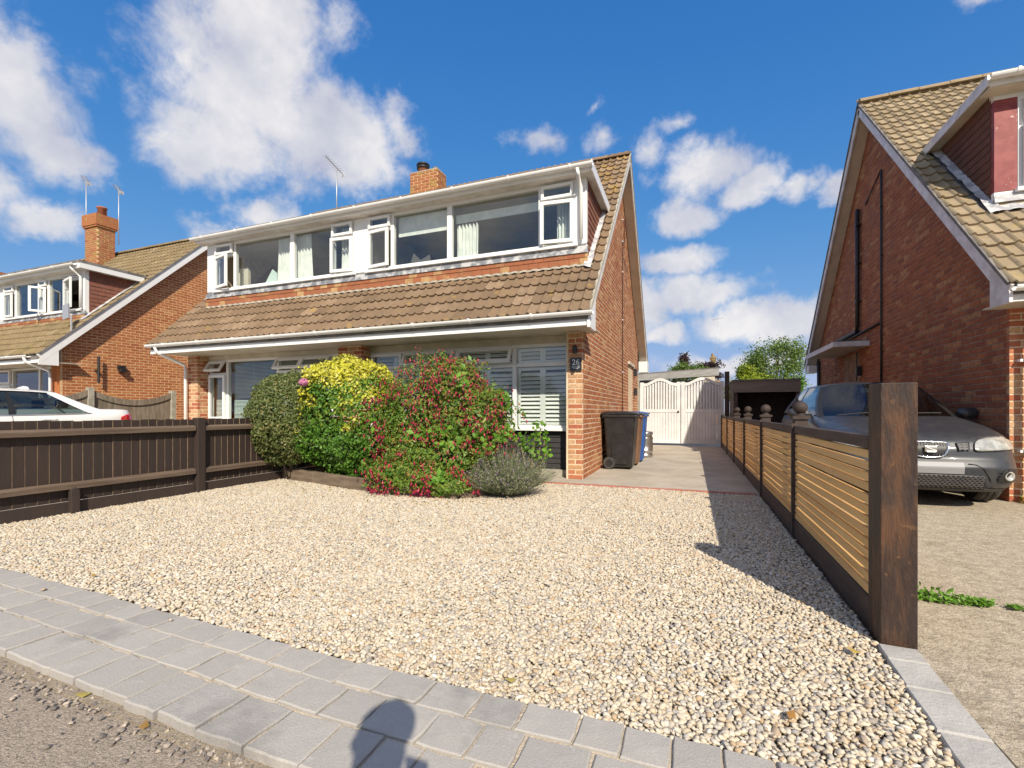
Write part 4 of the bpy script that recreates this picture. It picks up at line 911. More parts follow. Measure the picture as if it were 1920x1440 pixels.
# seen from outside the wall runs from the front corner (u=0) to the back
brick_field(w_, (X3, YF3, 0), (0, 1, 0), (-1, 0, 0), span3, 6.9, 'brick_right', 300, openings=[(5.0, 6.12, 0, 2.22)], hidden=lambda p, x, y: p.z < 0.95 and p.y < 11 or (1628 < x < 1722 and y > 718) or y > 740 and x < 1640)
wf = MB().box(X3 + 0.25, XE3, YF3 + 0.004, YF3 + 0.2, -0.06, 2.3).box(X3 + 0.004, X3 + 0.249, YF3 + 0.004, YF3 + 0.0095, -0.06, 2.2).build('front_wall', 'mortar', H3)
brick_field(wf, (X3, YF3, 0), (1, 0, 0), (0, -1, 0), lambda v: [(0, 1.4)], 2.2, 'brick_pillar', 110)
MB().box(X3 + 0.26, XE3, YB3 - 0.2, YB3, -0.06, 2.6).box(XE3 - 0.2, XE3, YF3 + 0.21, YB3 - 0.21, -0.06, 6.0).build('rear_wall', 'brick_right', H3)
zb3 = lambda y: ZE3 + SL3 * (y - YE3) - 0.12
for s_ in (0, 1):
    yo = (lambda y: y) if s_ == 0 else (lambda y: 2 * YR3 - y)
    u_ = (0, -1 if s_ == 0 else 1, 1)
    MB().beam((VX3 + 0.014, yo(YE3 + 0.05), zb3(YE3 + 0.05)), (VX3 + 0.014, yo(YR3), zb3(YR3)), 0.026, 0.17, up=u_).build('bargeboard', 'barge_white', H3)
    MB().beam((VX3 - 0.004, yo(YE3 + 0.02), zb3(YE3 + 0.02) + 0.115), (VX3 - 0.004, yo(YR3), zb3(YR3) + 0.115), 0.03, 0.035, up=u_).build('verge', 'felt', H3)
    MB().beam((X3 - 0.115, yo(YE3 + 0.12), zb3(YE3 + 0.12) - 0.055), (X3 - 0.115, yo(YR3), zb3(YR3) - 0.055), 0.22, 0.014, up=u_).build('verge_soffit', 'cream_paint', H3)
MB().prism([(YE3 + 0.02, 2.13), (YE3 + 0.36, 2.13), (YE3 + 0.36, 2.5), (YE3 + 0.02, 2.24)], 'x', VX3 + 0.001, VX3 + 0.03).build('eaves_end', 'barge_white', H3)
MB().box(VX3 + 0.03, XE3, YE3 + 0.05, YE3 + 0.075, 2.14, 2.30).build('fascia', 'barge_white', H3)
MB().box(VX3 + 0.03, XE3, YE3 + 0.077, YF3 + 0.02, 2.15, 2.165).build('soffit', 'cream_paint', H3)
MB().box(VX3 + 0.02, X3 - 0.01, 15.35, 15.82, 2.10, 2.30).build('eaves_box', 'upvc', H3)
gutter(H3, VX3 + 0.02, 5.6, YE3 - 0.02, ZE3 - 0.02, 0.056, phase=0.4)
dp = MB().tube([(3.47, 6.38, 2.2), (3.45, 6.5, 2.1), (3.43, 6.77, 2.0), (3.425, 6.79, 1.9), (3.425, 6.79, 0.02)], 0.034, 8).build('downpipe', 'upvc', H3, smooth=True)
for z_ in (1.55, 0.55): MB().box(3.36, 3.47, 6.80, 6.865, z_, z_ + 0.03).build('pipe_clip', 'upvc', dp)
# pipes, canopy and door on the gable
MB().tube([(X3 - 0.06, 11.8, 5.25), (X3 - 0.06, 11.8, 2.80), (X3 - 0.06, 11.85, 2.70), (X3 - 0.06, 15.5, 2.62)], 0.042, 8).build('soil_pipe', 'black_plastic', H3, smooth=True)
MB().tube([(X3 - 0.025, 10.59, 0.1), (X3 - 0.025, 10.59, 5.5), (X3 - 0.025, 11.45, 5.2)], 0.018, 6).build('conduit', 'black_plastic', H3, smooth=True)
MB().tube([(X3 - 0.03, 10.62, 2.66), (X3 - 0.03, 13.4, 2.60)], 0.022, 6).build('overflow_pipe', 'black_plastic', H3, smooth=True)
MB().tube([(X3 - 0.05, 15.1, 0.0), (X3 - 0.05, 15.1, 2.4)], 0.04, 6).build('downpipe', 'black_plastic', H3, smooth=True)
MB().box(X3 - 0.16, X3 - 0.003, 11.62, 11.74, 6.38, 6.50).tube([(X3 - 0.16, 11.68, 6.44), (X3 - 0.24, 11.68, 6.40)], 0.03, 8).build('camera_unit', 'dark_metal', H3)
for z_ in (3.3, 4.1, 4.9): MB().box(X3 - 0.10, X3 - 0.002, 11.74, 11.86, z_, z_ + 0.03).build('pipe_bracket', 'black_plastic', H3)
for z_ in (1.2, 2.1, 3.0, 3.9, 4.8): MB().box(X3 - 0.045, X3 - 0.002, 10.565, 10.615, z_, z_ + 0.02).build('pipe_bracket', 'black_plastic', H3)
cn = MB().box(2.70, X3 - 0.003, 11.29, 13.7, 2.35, 2.44).build('canopy', 'felt', H3)
MB().box(2.675, 2.698, 11.265, 13.7, 2.32, 2.42).box(2.70, X3 - 0.003, 11.265, 11.287, 2.32, 2.42).build('canopy_fascia', 'barge_white', cn)
MB().box(2.70, X3 - 0.003, 11.29, 13.7, 2.325, 2.347).build('canopy_soffit', 'cream_paint', cn)
dr = MB().box(X3 + 0.08, X3 + 0.12, 11.93, 12.93, 0.05, 2.16).build('door', 'door_cream', H3)
MB().box(X3 + 0.02, X3 + 0.14, 11.87, 11.93, 0, 2.22).box(X3 + 0.02, X3 + 0.14, 12.93, 12.99, 0, 2.22).box(X3 + 0.02, X3 + 0.14, 11.93, 12.93, 2.16, 2.22).build('door_frame', 'door_cream', dr)
MB().box(X3 + 0.070, X3 + 0.079, 12.15, 12.72, 0.9, 2.0).build('door_pane', 'glass_dark', dr)
MB().box(X3 - 0.10, X3 - 0.004, 11.70, 11.78, 1.75, 1.95).tube([(X3 - 0.09, 11.74, 1.65), (X3 - 0.09, 11.74, 2.25)], 0.014, 6).build('wall_lamp', 'dark_metal', H3)
MB().box(3.6, 11.5, 10.3, 10.4, 0, 2.2).box(3.6, 11.5, 7.1, 13.9, 2.24, 2.36).box(3.6, 11.3, 9.4, 9.5, 2.36, 4.9).build('room_wall', 'interior_dark', H3)
# dormer of the right house
MB().box(D3X, D3X + 0.215, D3Y - 0.004, D3Y + 0.08, 3.70, 4.83).build('dormer_panel', 'red_panel', H3)
MB().box(D3X, XE3 - 0.5, D3Y - 0.001, D3Y + 0.1, 4.831, 4.94).box(D3X, XE3 - 0.5, D3Y, D3Y + 0.1, 3.2, 3.698).build('dormer', 'upvc', H3)
window_unit(H3, D3Y - 0.01, D3X + 0.217, 5.4, 3.70, 4.83, [(D3X + 0.27, D3X + 0.62, 'case', dict(zt=4.5, h='L', a=0)), (D3X + 0.69, 5.35, 'fixed')], 'upvc')
ck3 = MB().prism([(D3Y + 0.085, 3.40), (D3Y + 0.085, 4.96), (9.05, 4.96)], 'x', D3X + 0.012, D3X + 0.1).build('dormer_cheek', 'mortar_right', H3)
def spc3(r):
    z = 3.52 + r * 0.105
    if z > 4.85: return None
    return (0.03, max(0.05, YE3 + (z + 0.13 - ZE3) / SL3 - D3Y - 0.03))
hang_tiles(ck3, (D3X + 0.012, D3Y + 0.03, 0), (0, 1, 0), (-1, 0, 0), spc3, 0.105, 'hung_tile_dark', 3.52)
MB().box(3.33, XE3 - 0.4, D3Y - 0.22, 9.25, 5.0, 5.05).build('dormer_roof', 'felt', H3)
MB().beam((3.318, D3Y - 0.22, 4.98), (3.318, 9.08, 4.98), 0.022, 0.13).build('dormer_bargeboard', 'barge_white', H3)
MB().box(3.331, D3X - 0.003, D3Y - 0.2, 8.95, 4.93, 4.945).build('dormer_soffit', 'cream_paint', H3)
MB().box(3.331, XE3 - 0.4, D3Y - 0.22, D3Y - 0.198, 4.90, 4.998).build('dormer_fascia', 'white_paint', H3)
MB().box(3.331, XE3 - 0.4, D3Y - 0.197, D3Y - 0.006, 4.885, 4.899).build('dormer_soffit', 'cream_paint', H3)
gutter(H3, 3.30, 5.5, D3Y - 0.28, 5.0, 0.052, phase=0.25, step=0.8)
MB().prism([(D3Y - 0.05, 3.56), (D3Y - 0.002, 3.56), (D3Y - 0.002, 3.66), (D3Y - 0.02, 3.66)], 'x', D3X - 0.01, 5.5).build('lead_flashing', 'lead_pale', H3)
ap3 = MB().box(D3X, 5.5, D3Y - 0.012, D3Y - 0.003, 3.28, 3.56).build('apron', 'mortar', H3)
hang_tiles(ap3, (D3X - 0.02, D3Y - 0.012, 0), (1, 0, 0), (0, -1, 0), lambda r: (0, 1.6) if r < 3 else None, 0.098, 'roof_tile_right', 3.27)
def soaker3():
    rr = random.Random(4)
    def f(u, v): y = D3Y - 0.15 + (8.9 - D3Y + 0.15) * u; return (D3X + 0.02 - (0.09 + 0.03 * rr.random()) * v, y, ZE3 + SL3 * (y - YE3) + 0.045 + 0.03 * (1 - v) + 0.014 * rr.random())
    MB().grid(f, 22, 3, flip=True).build('lead_soaker', 'lead_pale', roof3, smooth=True)
soaker3()
MB().grid(lambda u, v: (D3X - 0.05 + 1.8 * u, D3Y - 0.03 - 0.10 * v, ZE3 + SL3 * (D3Y - 0.03 - 0.10 * v - YE3) + 0.055 + 0.008 * math.sin(u * 70)), 40, 2).build('mortar_fillet', 'lead_pale', roof3, smooth=True)

# ================================================================== left-hand house
H2 = thing('house', 'orange brick house at left with brown tile-hung dormer and tall chimney', 'house', (-19, 10.6, 0))
X2, YF2, YB2, YE2, ZE2, SL2, YR2, VX2 = -14.62, 6.80, 14.4, 6.28, 2.36, 0.985, 10.65, -14.40
XE2 = -23.3
zz2 = lambda y: ZE2 + SL2 * (min(y, 2 * YR2 - y) - YE2)
D2X, D2Y = -14.70, 7.35
roof2 = roof_shell(H2, XE2, VX2 - 0.032, YE2 + 0.03, ZE2 + 0.03, SL2, YR2, cut=(XE2 + 0.5, D2X - 0.02, D2Y + 0.03, 8.75))
tile_roof(roof2, XE2, VX2, YE2, ZE2, SL2, YR2 - 0.05, 'roof_tile_left', lambda xa, xb, y: xb < D2X + 0.2 and xa > XE2 + 0.5 and D2Y - 0.12 < y < 8.75, 200, hidden=lambda p: p.x < -19.5)
ridge(roof2, XE2, VX2, YR2, zz2(YR2) + 0.02, 'roof_tile_left')
w_ = MB().prism(pentagon(YF2 + 0.01, YB2, -0.06, lambda y: zz2(y) - 0.14, YR2), 'x', X2 - 0.25, X2 - 0.0035).build('wall', 'mortar_left', H2)
def span2(v):
    y0 = YE2 + (v - ZE2 + 0.15) / SL2; a = max(0.052, y0 - YF2); b = min(YB2, 2 * YR2 - y0) - YF2
    return [(a, b)] if b > a else []
brick_field(w_, (X2, YF2, 0), (0, 1, 0), (1, 0, 0), span2, 6.6, 'brick_left', 300, hidden=lambda p, x, y: p.z < 1.15 or x > 345 and y > 560 or x > 388)
MB().box(-15.0, X2 - 0.009, YF2 + 0.002, 7.2, -0.06, 2.2).build('pillar', 'brick_left', H2)
MB().box(XE2, -15.0, 7.14, 7.3, -0.06, 0.95).box(XE2, X2 - 0.26, YB2 - 0.2, YB2, -0.06, 2.6).box(XE2, XE2 + 0.2, 7.31, YB2 - 0.21, -0.06, 6).build('rear_wall', 'brick_left', H2)
for s_ in (0, 1):
    yo = (lambda y: y) if s_ == 0 else (lambda y: 2 * YR2 - y); u_ = (0, -1 if s_ == 0 else 1, 1)
    zb2 = lambda y: ZE2 + SL2 * (y - YE2) - 0.13
    MB().beam((VX2 - 0.012, yo(YE2 + 0.05), zb2(YE2 + 0.05)), (VX2 - 0.012, yo(YR2), zb2(YR2)), 0.026, 0.19, up=u_).build('bargeboard', 'upvc', H2)
    MB().beam((VX2 + 0.004, yo(YE2 + 0.02), zb2(YE2 + 0.02) + 0.12), (VX2 + 0.004, yo(YR2), zb2(YR2) + 0.12), 0.03, 0.04, up=u_).build('verge', 'felt', H2)
    MB().beam((X2 + 0.105, yo(YE2 + 0.12), zb2(YE2 + 0.12) - 0.06), (X2 + 0.105, yo(YR2), zb2(YR2) - 0.06), 0.20, 0.014, up=u_).build('verge_soffit', 'white_paint', H2)
MB().prism([(YE2 + 0.02, 2.12), (YE2 + 0.40, 2.12), (YE2 + 0.40, 2.55), (YE2 + 0.02, 2.24)], 'x', VX2 - 0.03, VX2 - 0.001).build('eaves_end', 'upvc', H2)
MB().box(XE2, VX2 - 0.03, YE2 + 0.05, YE2 + 0.075, 2.17, 2.34).build('fascia', 'upvc', H2)
MB().box(XE2, VX2 - 0.03, YE2 + 0.077, 7.14, 2.19, 2.205).build('soffit', 'cream_paint', H2)
gutter(H2, XE2, VX2 - 0.35, YE2 - 0.015, ZE2 - 0.01, 0.056, phase=0.5)
MB().tube([(-14.9, 6.25, 2.3), (-14.9, 6.27, 2.2), (-14.85, 6.68, 2.02), (-14.85, 6.72, 1.92), (-14.85, 6.72, 0)], 0.036, 8).build('downpipe', 'upvc', H2, smooth=True)
w_ = window_unit(H2, 7.10, -18.4, -15.0, 0.95, 2.18, [(-18.35, -17.55, 'case', dict(zt=1.75, h='L', a=0)), (-17.48, -16.24, 'fixed'), (-16.17, -15.05, 'fixed')], 'upvc')
MB().box(-23, -15.0, 10.2, 10.3, 0, 2.2).box(-23, -14.9, 7.2, 13.9, 2.21, 2.36).box(-23, -14.9, 9.4, 9.5, 2.36, 4.7).build('room_wall', 'interior_dark', H2)
# dormer
MB().box(XE2 + 0.5, D2X, D2Y + 0.01, D2Y + 0.1, 3.2, 3.66).box(-14.86, D2X, D2Y, D2Y + 0.1, 3.661, 4.62).box(XE2 + 0.5, D2X, D2Y - 0.001, D2Y + 0.1, 4.621, 4.72).box(-18.95, -18.52, D2Y, D2Y + 0.1, 3.661, 4.62).build('dormer', 'upvc', H2)
ck2 = MB().prism([(D2Y + 0.101, 3.1), (D2Y + 0.101, 4.72), (8.85, 4.72)], 'x', D2X - 0.10, D2X - 0.012).build('dormer_cheek', 'mortar_right', H2)
def spc2(r):
    z = 3.36 + r * 0.105
    if z > 4.62: return None
    return (0.04, max(0.06, YE2 + (z + 0.13 - ZE2) / SL2 - D2Y - 0.04))
hang_tiles(ck2, (D2X - 0.012, D2Y + 0.05, 0), (0, 1, 0), (1, 0, 0), spc2, 0.105, 'hung_tile', 3.36)
MB().box(XE2 + 0.4, D2X + 0.18, D2Y - 0.22, 8.9, 4.80, 4.87).build('dormer_roof', 'felt', H2)
MB().beam((D2X + 0.165, D2Y - 0.2, 4.745), (D2X + 0.165, 8.66, 4.745), 0.024, 0.15).build('dormer_bargeboard', 'upvc', H2)
MB().box(D2X + 0.002, D2X + 0.152, D2Y - 0.1, 8.6, 4.68, 4.695).build('dormer_soffit', 'white_paint', H2)
MB().box(XE2 + 0.4, D2X + 0.15, D2Y - 0.21, D2Y - 0.18, 4.66, 4.798).build('dormer_fascia', 'upvc', H2)
MB().box(XE2 + 0.4, D2X + 0.15, D2Y - 0.178, D2Y - 0.003, 4.66, 4.672).build('dormer_soffit', 'white_paint', H2)
gutter(H2, XE2 + 0.4, D2X + 0.1, D2Y - 0.27, 4.77, 0.052, phase=0.4, step=1.0)
MB().tube([(-14.80, D2Y - 0.25, 4.72), (-14.79, D2Y - 0.2, 4.62), (-14.78, D2Y - 0.05, 4.50), (-14.78, D2Y - 0.05, 3.7)], 0.034, 8).build('downpipe', 'upvc', H2, smooth=True)
w_ = window_unit(H2, D2Y + 0.005, -18.52, -14.86, 3.66, 4.62, [(-18.47, -18.02, 'case', dict(zt=4.4, h='L', a=3)), (-17.92, -16.86, 'fixed'), (-16.72, -16.40, 'case', dict(zt=4.4, h='R', a=50)), (-16.30, -15.62, 'fixed'), (-15.55, -14.91, 'case', dict(zt=4.5, h='L', a=14))], 'upvc')
MB().prism([(D2Y - 0.03, 3.53), (D2Y + 0.008, 3.53), (D2Y + 0.008, 3.63), (D2Y - 0.004, 3.63)], 'x', XE2 + 0.5, D2X + 0.05).build('lead_flashing', 'lead', H2)
ap2 = MB().box(-19.5, D2X, D2Y - 0.006, D2Y + 0.008, 3.2, 3.55).build('apron', 'mortar', H2)
hang_tiles(ap2, (-19.5, D2Y - 0.006, 0), (1, 0, 0), (0, -1, 0), lambda r: (0, D2X + 19.52) if r < 3 else None, 0.098, 'plain_tile', 3.26)
rr_ = random.Random(8)
MB().grid(lambda u, v: (D2X - 0.01 + (0.09 + 0.02 * rr_.random()) * v, D2Y - 0.1 + 1.45 * u, ZE2 + SL2 * (D2Y - 0.1 + 1.45 * u - YE2) + 0.045 + 0.03 * (1 - v) + 0.012 * rr_.random()), 22, 3).build('lead_soaker', 'lead_pale', roof2, smooth=True)
ch2 = chimney(H2, -19.72, -19.02, 9.86, 10.40, 5.4, 7.75)
MB().box(-19.76, -18.98, 9.82, 10.44, 7.36, 7.42).box(-19.78, -18.96, 9.80, 10.46, 7.42, 7.80).build('chimney_cap', 'brick_chimney', ch2)
MB().lathe([(0.14, 0), (0.125, 0.30), (0.15, 0.31), (0.15, 0.36)], (-19.3, 10.15, 7.79)).build('chimney_pot', 'terracotta', ch2, smooth=True)
aerial(H2, -19.82, 9.95, 6.9, 2.2, -20, 30, L=1.3); aerial(H2, -18.92, 10.45, 6.9, 1.95, -20, 30, L=1.2); aerial(H2, -22.0, 8.4, 4.9, 0.55, -10, 20)
MB().tube([(-14.45, 6.95, 2.95), (-14.45, 6.95, 3.4)], 0.02, 6).prism([(-14.72, 3.30), (-14.47, 3.34), (-14.49, 3.70), (-14.74, 3.66)], 'y', 6.90, 6.93).build('satellite_dish', 'galv', H2)
MB().tube([(X2 + 0.12, 7.55, 1.75), (X2 + 0.12, 7.55, 2.45)], 0.03, 7).box(X2, X2 + 0.12, 7.52, 7.58, 2.05, 2.10).build('pole_bracket', 'dark_metal', H2)
MB().box(X2, X2 + 0.10, 8.03, 8.20, 2.17, 2.26).box(X2 + 0.02, X2 + 0.16, 8.05, 8.18, 2.08, 2.17).build('security_light', 'dark_metal', H2)
# ================================================================== gate, sheds, fences
GT = thing('gate', 'pair of pale arched timber gates closing the driveway', 'gate', (-0.3, 14.6, 0))
def gate_leaf(x0, x1, knob):
    y = 14.6; yt = lambda t: 1.84 + 0.16 * (0.5 - 0.5 * math.cos(2 * math.pi * t)) ** 1.0
    lf = MB().box(x0, x0 + 0.10, y, y + 0.06, 0.07, 1.88).box(x1 - 0.10, x1, y, y + 0.06, 0.07, 1.88).box(x0 + 0.1, x1 - 0.1, y, y + 0.06, 0.07, 0.17).box(x0 + 0.1, x1 - 0.1, y, y + 0.06, 0.98, 1.08).build('gate_leaf', 'gate_paint', GT)
    n = 20; a, b = x0 + 0.1, x1 - 0.1
    top = [(a + (b - a) * k / n, yt(k / n)) for k in range(n + 1)]; bot = [(p[0], p[1] - 0.085) for p in top][::-1]
    MB().prism(top + bot, 'y', y - 0.004, y + 0.058).build('arched_rail', 'gate_paint', lf)
    m = 12; w = (b - a) / m
    for k in range(m):
        xa = a + k * w
        MB().box(xa + 0.004, xa + w - 0.004, y + 0.012, y + 0.038, 0.172, 0.978).build('board', 'gate_paint', lf)
        MB().box(xa + 0.014, xa + w - 0.014, y + 0.012, y + 0.038, 1.082, yt((k + 0.5) / m) - 0.10).build('slat', 'gate_paint', lf)
    if knob: MB().lathe([(0.03, 0), (0.03, 0.02), (0.012, 0.03)], (0, 0, 0), 10).build('latch', 'dark_metal', lf).matrix_local = Matrix.Translation((x1 - 0.06, y - 0.002, 1.0)) @ Matrix.Rotation(R(90), 4, 'X')
    return lf
gate_leaf(-1.47, -0.325, True); gate_leaf(-0.305, 0.84, False)
MB().box(-1.47, 0.84, 14.74, 14.75, 0.95, 1.86).build('backing_mesh', 'gate_paint', GT)
bev(MB().box(0.86, 0.98, 14.55, 14.67, -0.05, 2.14).build('gate_post', 'dark_timber', GT))
MB().box(-1.60, -1.49, 14.5, 14.62, -0.05, 1.95).build('gate_post', 'conc_post', GT)
SH = thing('shed', 'low grey shed roof with pale fascia showing above the gates', 'shed', (-0.4, 18.5, 0))
MB().box(-2.6, 0.75, 17.7, 21, -0.05, 2.12).build('wall', 'slab_grey', SH)
MB().prism([(-2.7, 2.30), (0.85, 2.48), (0.85, 2.52), (-2.7, 2.34)], 'y', 17.45, 21.2).build('roof', 'felt', SH)
MB().prism([(-2.7, 2.08), (0.85, 2.24), (0.85, 2.475), (-2.7, 2.295)], 'y', 17.42, 17.45).build('fascia', 'slab_grey', SH)
MB().box(0.4, 0.72, 17.45, 17.55, 1.7, 2.2).build('vent', 'cream_paint', SH)
CP = thing('timber_store', 'open-fronted dark timber store behind the slat fence beyond the car', 'shed', (1.6, 13.2, 0))
MB().box(0.94, 2.36, 12.60, 12.63, 1.47, 1.745).build('fascia', 'carport_wood', CP)
MB().box(0.92, 2.38, 12.58, 13.95, 1.747, 1.78).build('roof', 'felt', CP)
for (x, y) in ((0.95, 12.64), (2.27, 12.64), (0.95, 13.8), (2.27, 13.8)): MB().box(x, x + 0.08, y, y + 0.08, -0.05, 1.745).build('post', 'dark_timber', CP)
for k in range(12): MB().box(0.96 + k * 0.116, 0.96 + k * 0.116 + 0.114, 13.90, 13.92, 0, 1.74).build('board', 'dark_timber', CP)
MB().box(0.95, 2.36, 13.922, 13.935, 0, 1.745).build('light_stop_sheet', 'dark_timber', CP)  # added dark sheet, keeps light from showing between the back boards
for k in range(20): xb_ = 0.942 if k < 10 else 2.352; yb_ = 12.74 + (k % 10) * 0.116; MB().box(xb_, xb_ + 0.012, yb_, yb_ + 0.114, 0, 1.74).build('board', 'dark_timber', CP)
FH = thing('house', 'far bungalow behind the sheds, only its buff chimney showing', 'house', (1.0, 42, 0))
MB().box(-6, 2.0, 40, 46, 0, 2.2).build('wall', 'brick_left', FH); MB().prism([(39.5, 2.2), (46.5, 2.2), (43, 3.7)], 'x', -6.3, 2.2).build('roof', 'roof_tile_left', FH)
fc = MB().box(1.42, 1.82, 42.6, 43.2, 3.2, 5.6).build('chimney', 'buff_chimney', FH); MB().box(1.37, 1.87, 42.57, 43.23, 5.45, 5.6).lathe([(0.12, 0), (0.10, 0.3)], (1.6, 42.9, 5.6)).build('chimney_cap', 'buff_chimney', fc)
aerial(FH, 1.95, 43.0, 4.5, 4.3, 150, 5)

# --- left close-board fence
LF = thing('fence', 'low dark brown close-board fence dividing the front gardens at left', 'fence', (-5.75, 3.5, 0))
XF = -5.75
# feather-edge boards with raw sawn edges
me_ = MB(); w = 0.088
me_.add([(0, 0, 0), (0, 0.104, 0), (0.016, 0.104, 0), (0.006, 0, 0), (0, 0, 1), (0, 0.104, 1), (0.016, 0.104, 1), (0.006, 0, 1)], [(0, 3, 2, 1), (4, 5, 6, 7), (3, 7, 6, 2), (0, 1, 5, 4)])
me_.cm = 1; me_.add([(0, 0.104, 0), (0.016, 0.104, 0), (0.016, 0.104, 1), (0, 0.104, 1)], [(3, 2, 1, 0)]); me_.cm = 0
me_.add([(0, 0, 0), (0.006, 0, 0), (0.006, 0, 1), (0, 0, 1)], [(0, 1, 2, 3)])
bmesh_ = me_.mesh('board', ['fence_brown', 'fence_edge']); jr = random.Random(12)
y = 1.72
while y < 6.5:
    o = bpy.data.objects.new('board', bmesh_); COL.objects.link(o); o.parent = LF; o.matrix_parent_inverse = Matrix.Translation(-LF.location)
    # mirrored so that the thick sawn edge faces the road
    o.location = (XF - 0.022 + jr.uniform(-.002, .002), y + 0.104, 0.115); o.scale = (1, -1, 0.795 + jr.uniform(-.006, .006)); o.rotation_euler = (0, 0, R(-1.5) + jr.uniform(-.006, .006)); y += w
for z_ in (0.80, 0.27):
    for (a, b) in ((1.72, 3.99), (4.11, 6.6)):
        bev(MB().prism([(XF - 0.003, z_ - 0.035), (XF + 0.045, z_ - 0.035), (XF + 0.045, z_ + 0.012), (XF - 0.003, z_ + 0.035)], 'y', a, b).build('rail', 'fence_rail', LF), 0.004)
for (a, b) in ((1.72, 3.99), (4.11, 6.6)): MB().box(XF - 0.012, XF + 0.018, a, b, -0.05, 0.112).build('gravel_board', 'fence_brown', LF)
for y_ in (1.62, 4.05): bev(MB().box(XF - 0.045, XF + 0.055, y_ - 0.05, y_ + 0.05, -0.05, 0.925).build('post', 'fence_brown', LF), 0.006)
bev(MB().prism([(2.73, -0.05), (2.80, -0.05), (2.80, 0.22), (2.765, 0.255), (2.73, 0.235)], 'x', XF + 0.02, XF + 0.075).build('stub_post', 'fence_brown', LF), 0.004)
# --- weathered panel fence by the left house
WF = thing('fence', 'weathered grey panel fence with concrete posts beside the left house', 'fence', (-12.35, 7.2, 0))
for y_ in (4.45, 6.27, 8.02): MB().box(-12.41, -12.29, y_ - 0.05, y_ + 0.05, -0.05, 1.53).build('post', 'conc_post', WF)
for (a, b) in ((4.5, 6.22), (6.32, 7.97)):
    n = 17; ww = (b - a) / n
    for k in range(n):
        t = (k + 0.5) / n; zt = 1.46 - 0.20 * math.sin(math.pi * t) ** 0.8
        MB().box(-12.37, -12.352, a + k * ww + 0.001, a + (k + 1) * ww - 0.003, 0.1, zt - 0.02).build('board', 'weathered', WF)
    top = [(a + (b - a) * k / 14, 1.48 - 0.20 * math.sin(math.pi * k / 14) ** 0.8) for k in range(15)]
    MB().prism(top + [(p[0], p[1] - 0.13) for p in top[::-1]], 'x', -12.350, -12.325).build('top_rail', 'weathered', WF)
# --- right slatted fence
RF = thing('fence', 'honey coloured horizontal slat fence with dark posts and ball finials', 'fence', (0.8, 8, 0))
YB = [2.605, 4.353, 6.242, 8.206, 10.135, 12.1, 14.35]
sl_me = MB().box(0, 0.02, 0, 1, 0, 0.0385).mesh('slat', 'slat_wood'); jr = random.Random(31)
for a, b in zip(YB, YB[1:]):
    a2, b2 = a + 0.022, b - 0.022
    for k in range(13):
        o = bpy.data.objects.new('slat', sl_me); COL.objects.link(o); o.parent = RF; o.matrix_parent_inverse = Matrix.Translation(-RF.location)
        o.location = (0.772 + jr.uniform(-.002, .002), a2, 0.149 + k * 0.0526 + jr.uniform(-.003, .003)); o.scale = (1, b2 - a2, 1); o.rotation_euler = (jr.uniform(-.0018, .0018), 0, 0)
    bev(MB().box(0.762, 0.812, a2, b2, 0.829, 0.888).build('top_rail', 'dark_timber', RF), 0.004)
    bev(MB().box(0.765, 0.805, a2, b2, -0.05, 0.138).build('gravel_board', 'dark_timber', RF), 0.004)
for y_ in YB[1:]: MB().box(0.748, 0.80, y_ - 0.019, y_ + 0.019, -0.05, 0.905).build('batten', 'dark_timber', RF)
for y_ in (4.70, 6.74, 8.78, 10.82):
    p_ = bev(MB().box(0.825, 0.925, y_ - 0.05, y_ + 0.05, -0.05, 0.935).build('post', 'fence_brown', RF), 0.005)
    MB().box(0.81, 0.94, y_ - 0.065, y_ + 0.065, 0.935, 0.962).lathe([(0.05, 0), (0.028, 0.018), (0.026, 0.026)] + [(max(0.004, 0.058 * math.sin(t)), 0.075 - 0.056 * math.cos(t)) for t in [0.5 + (math.pi - 0.5) * k / 9 for k in range(10)]], (0.875, y_, 0.962), 18).build('ball_finial', 'fence_brown', p_, smooth=False)
ep = MB().box(0.755, 0.884, 2.445, 2.60, -0.06, 1.124).build('end_post', 'post_oak', RF); bev(ep, 0.004); ep['label'] = 'thick dark oak end post nearest the road'

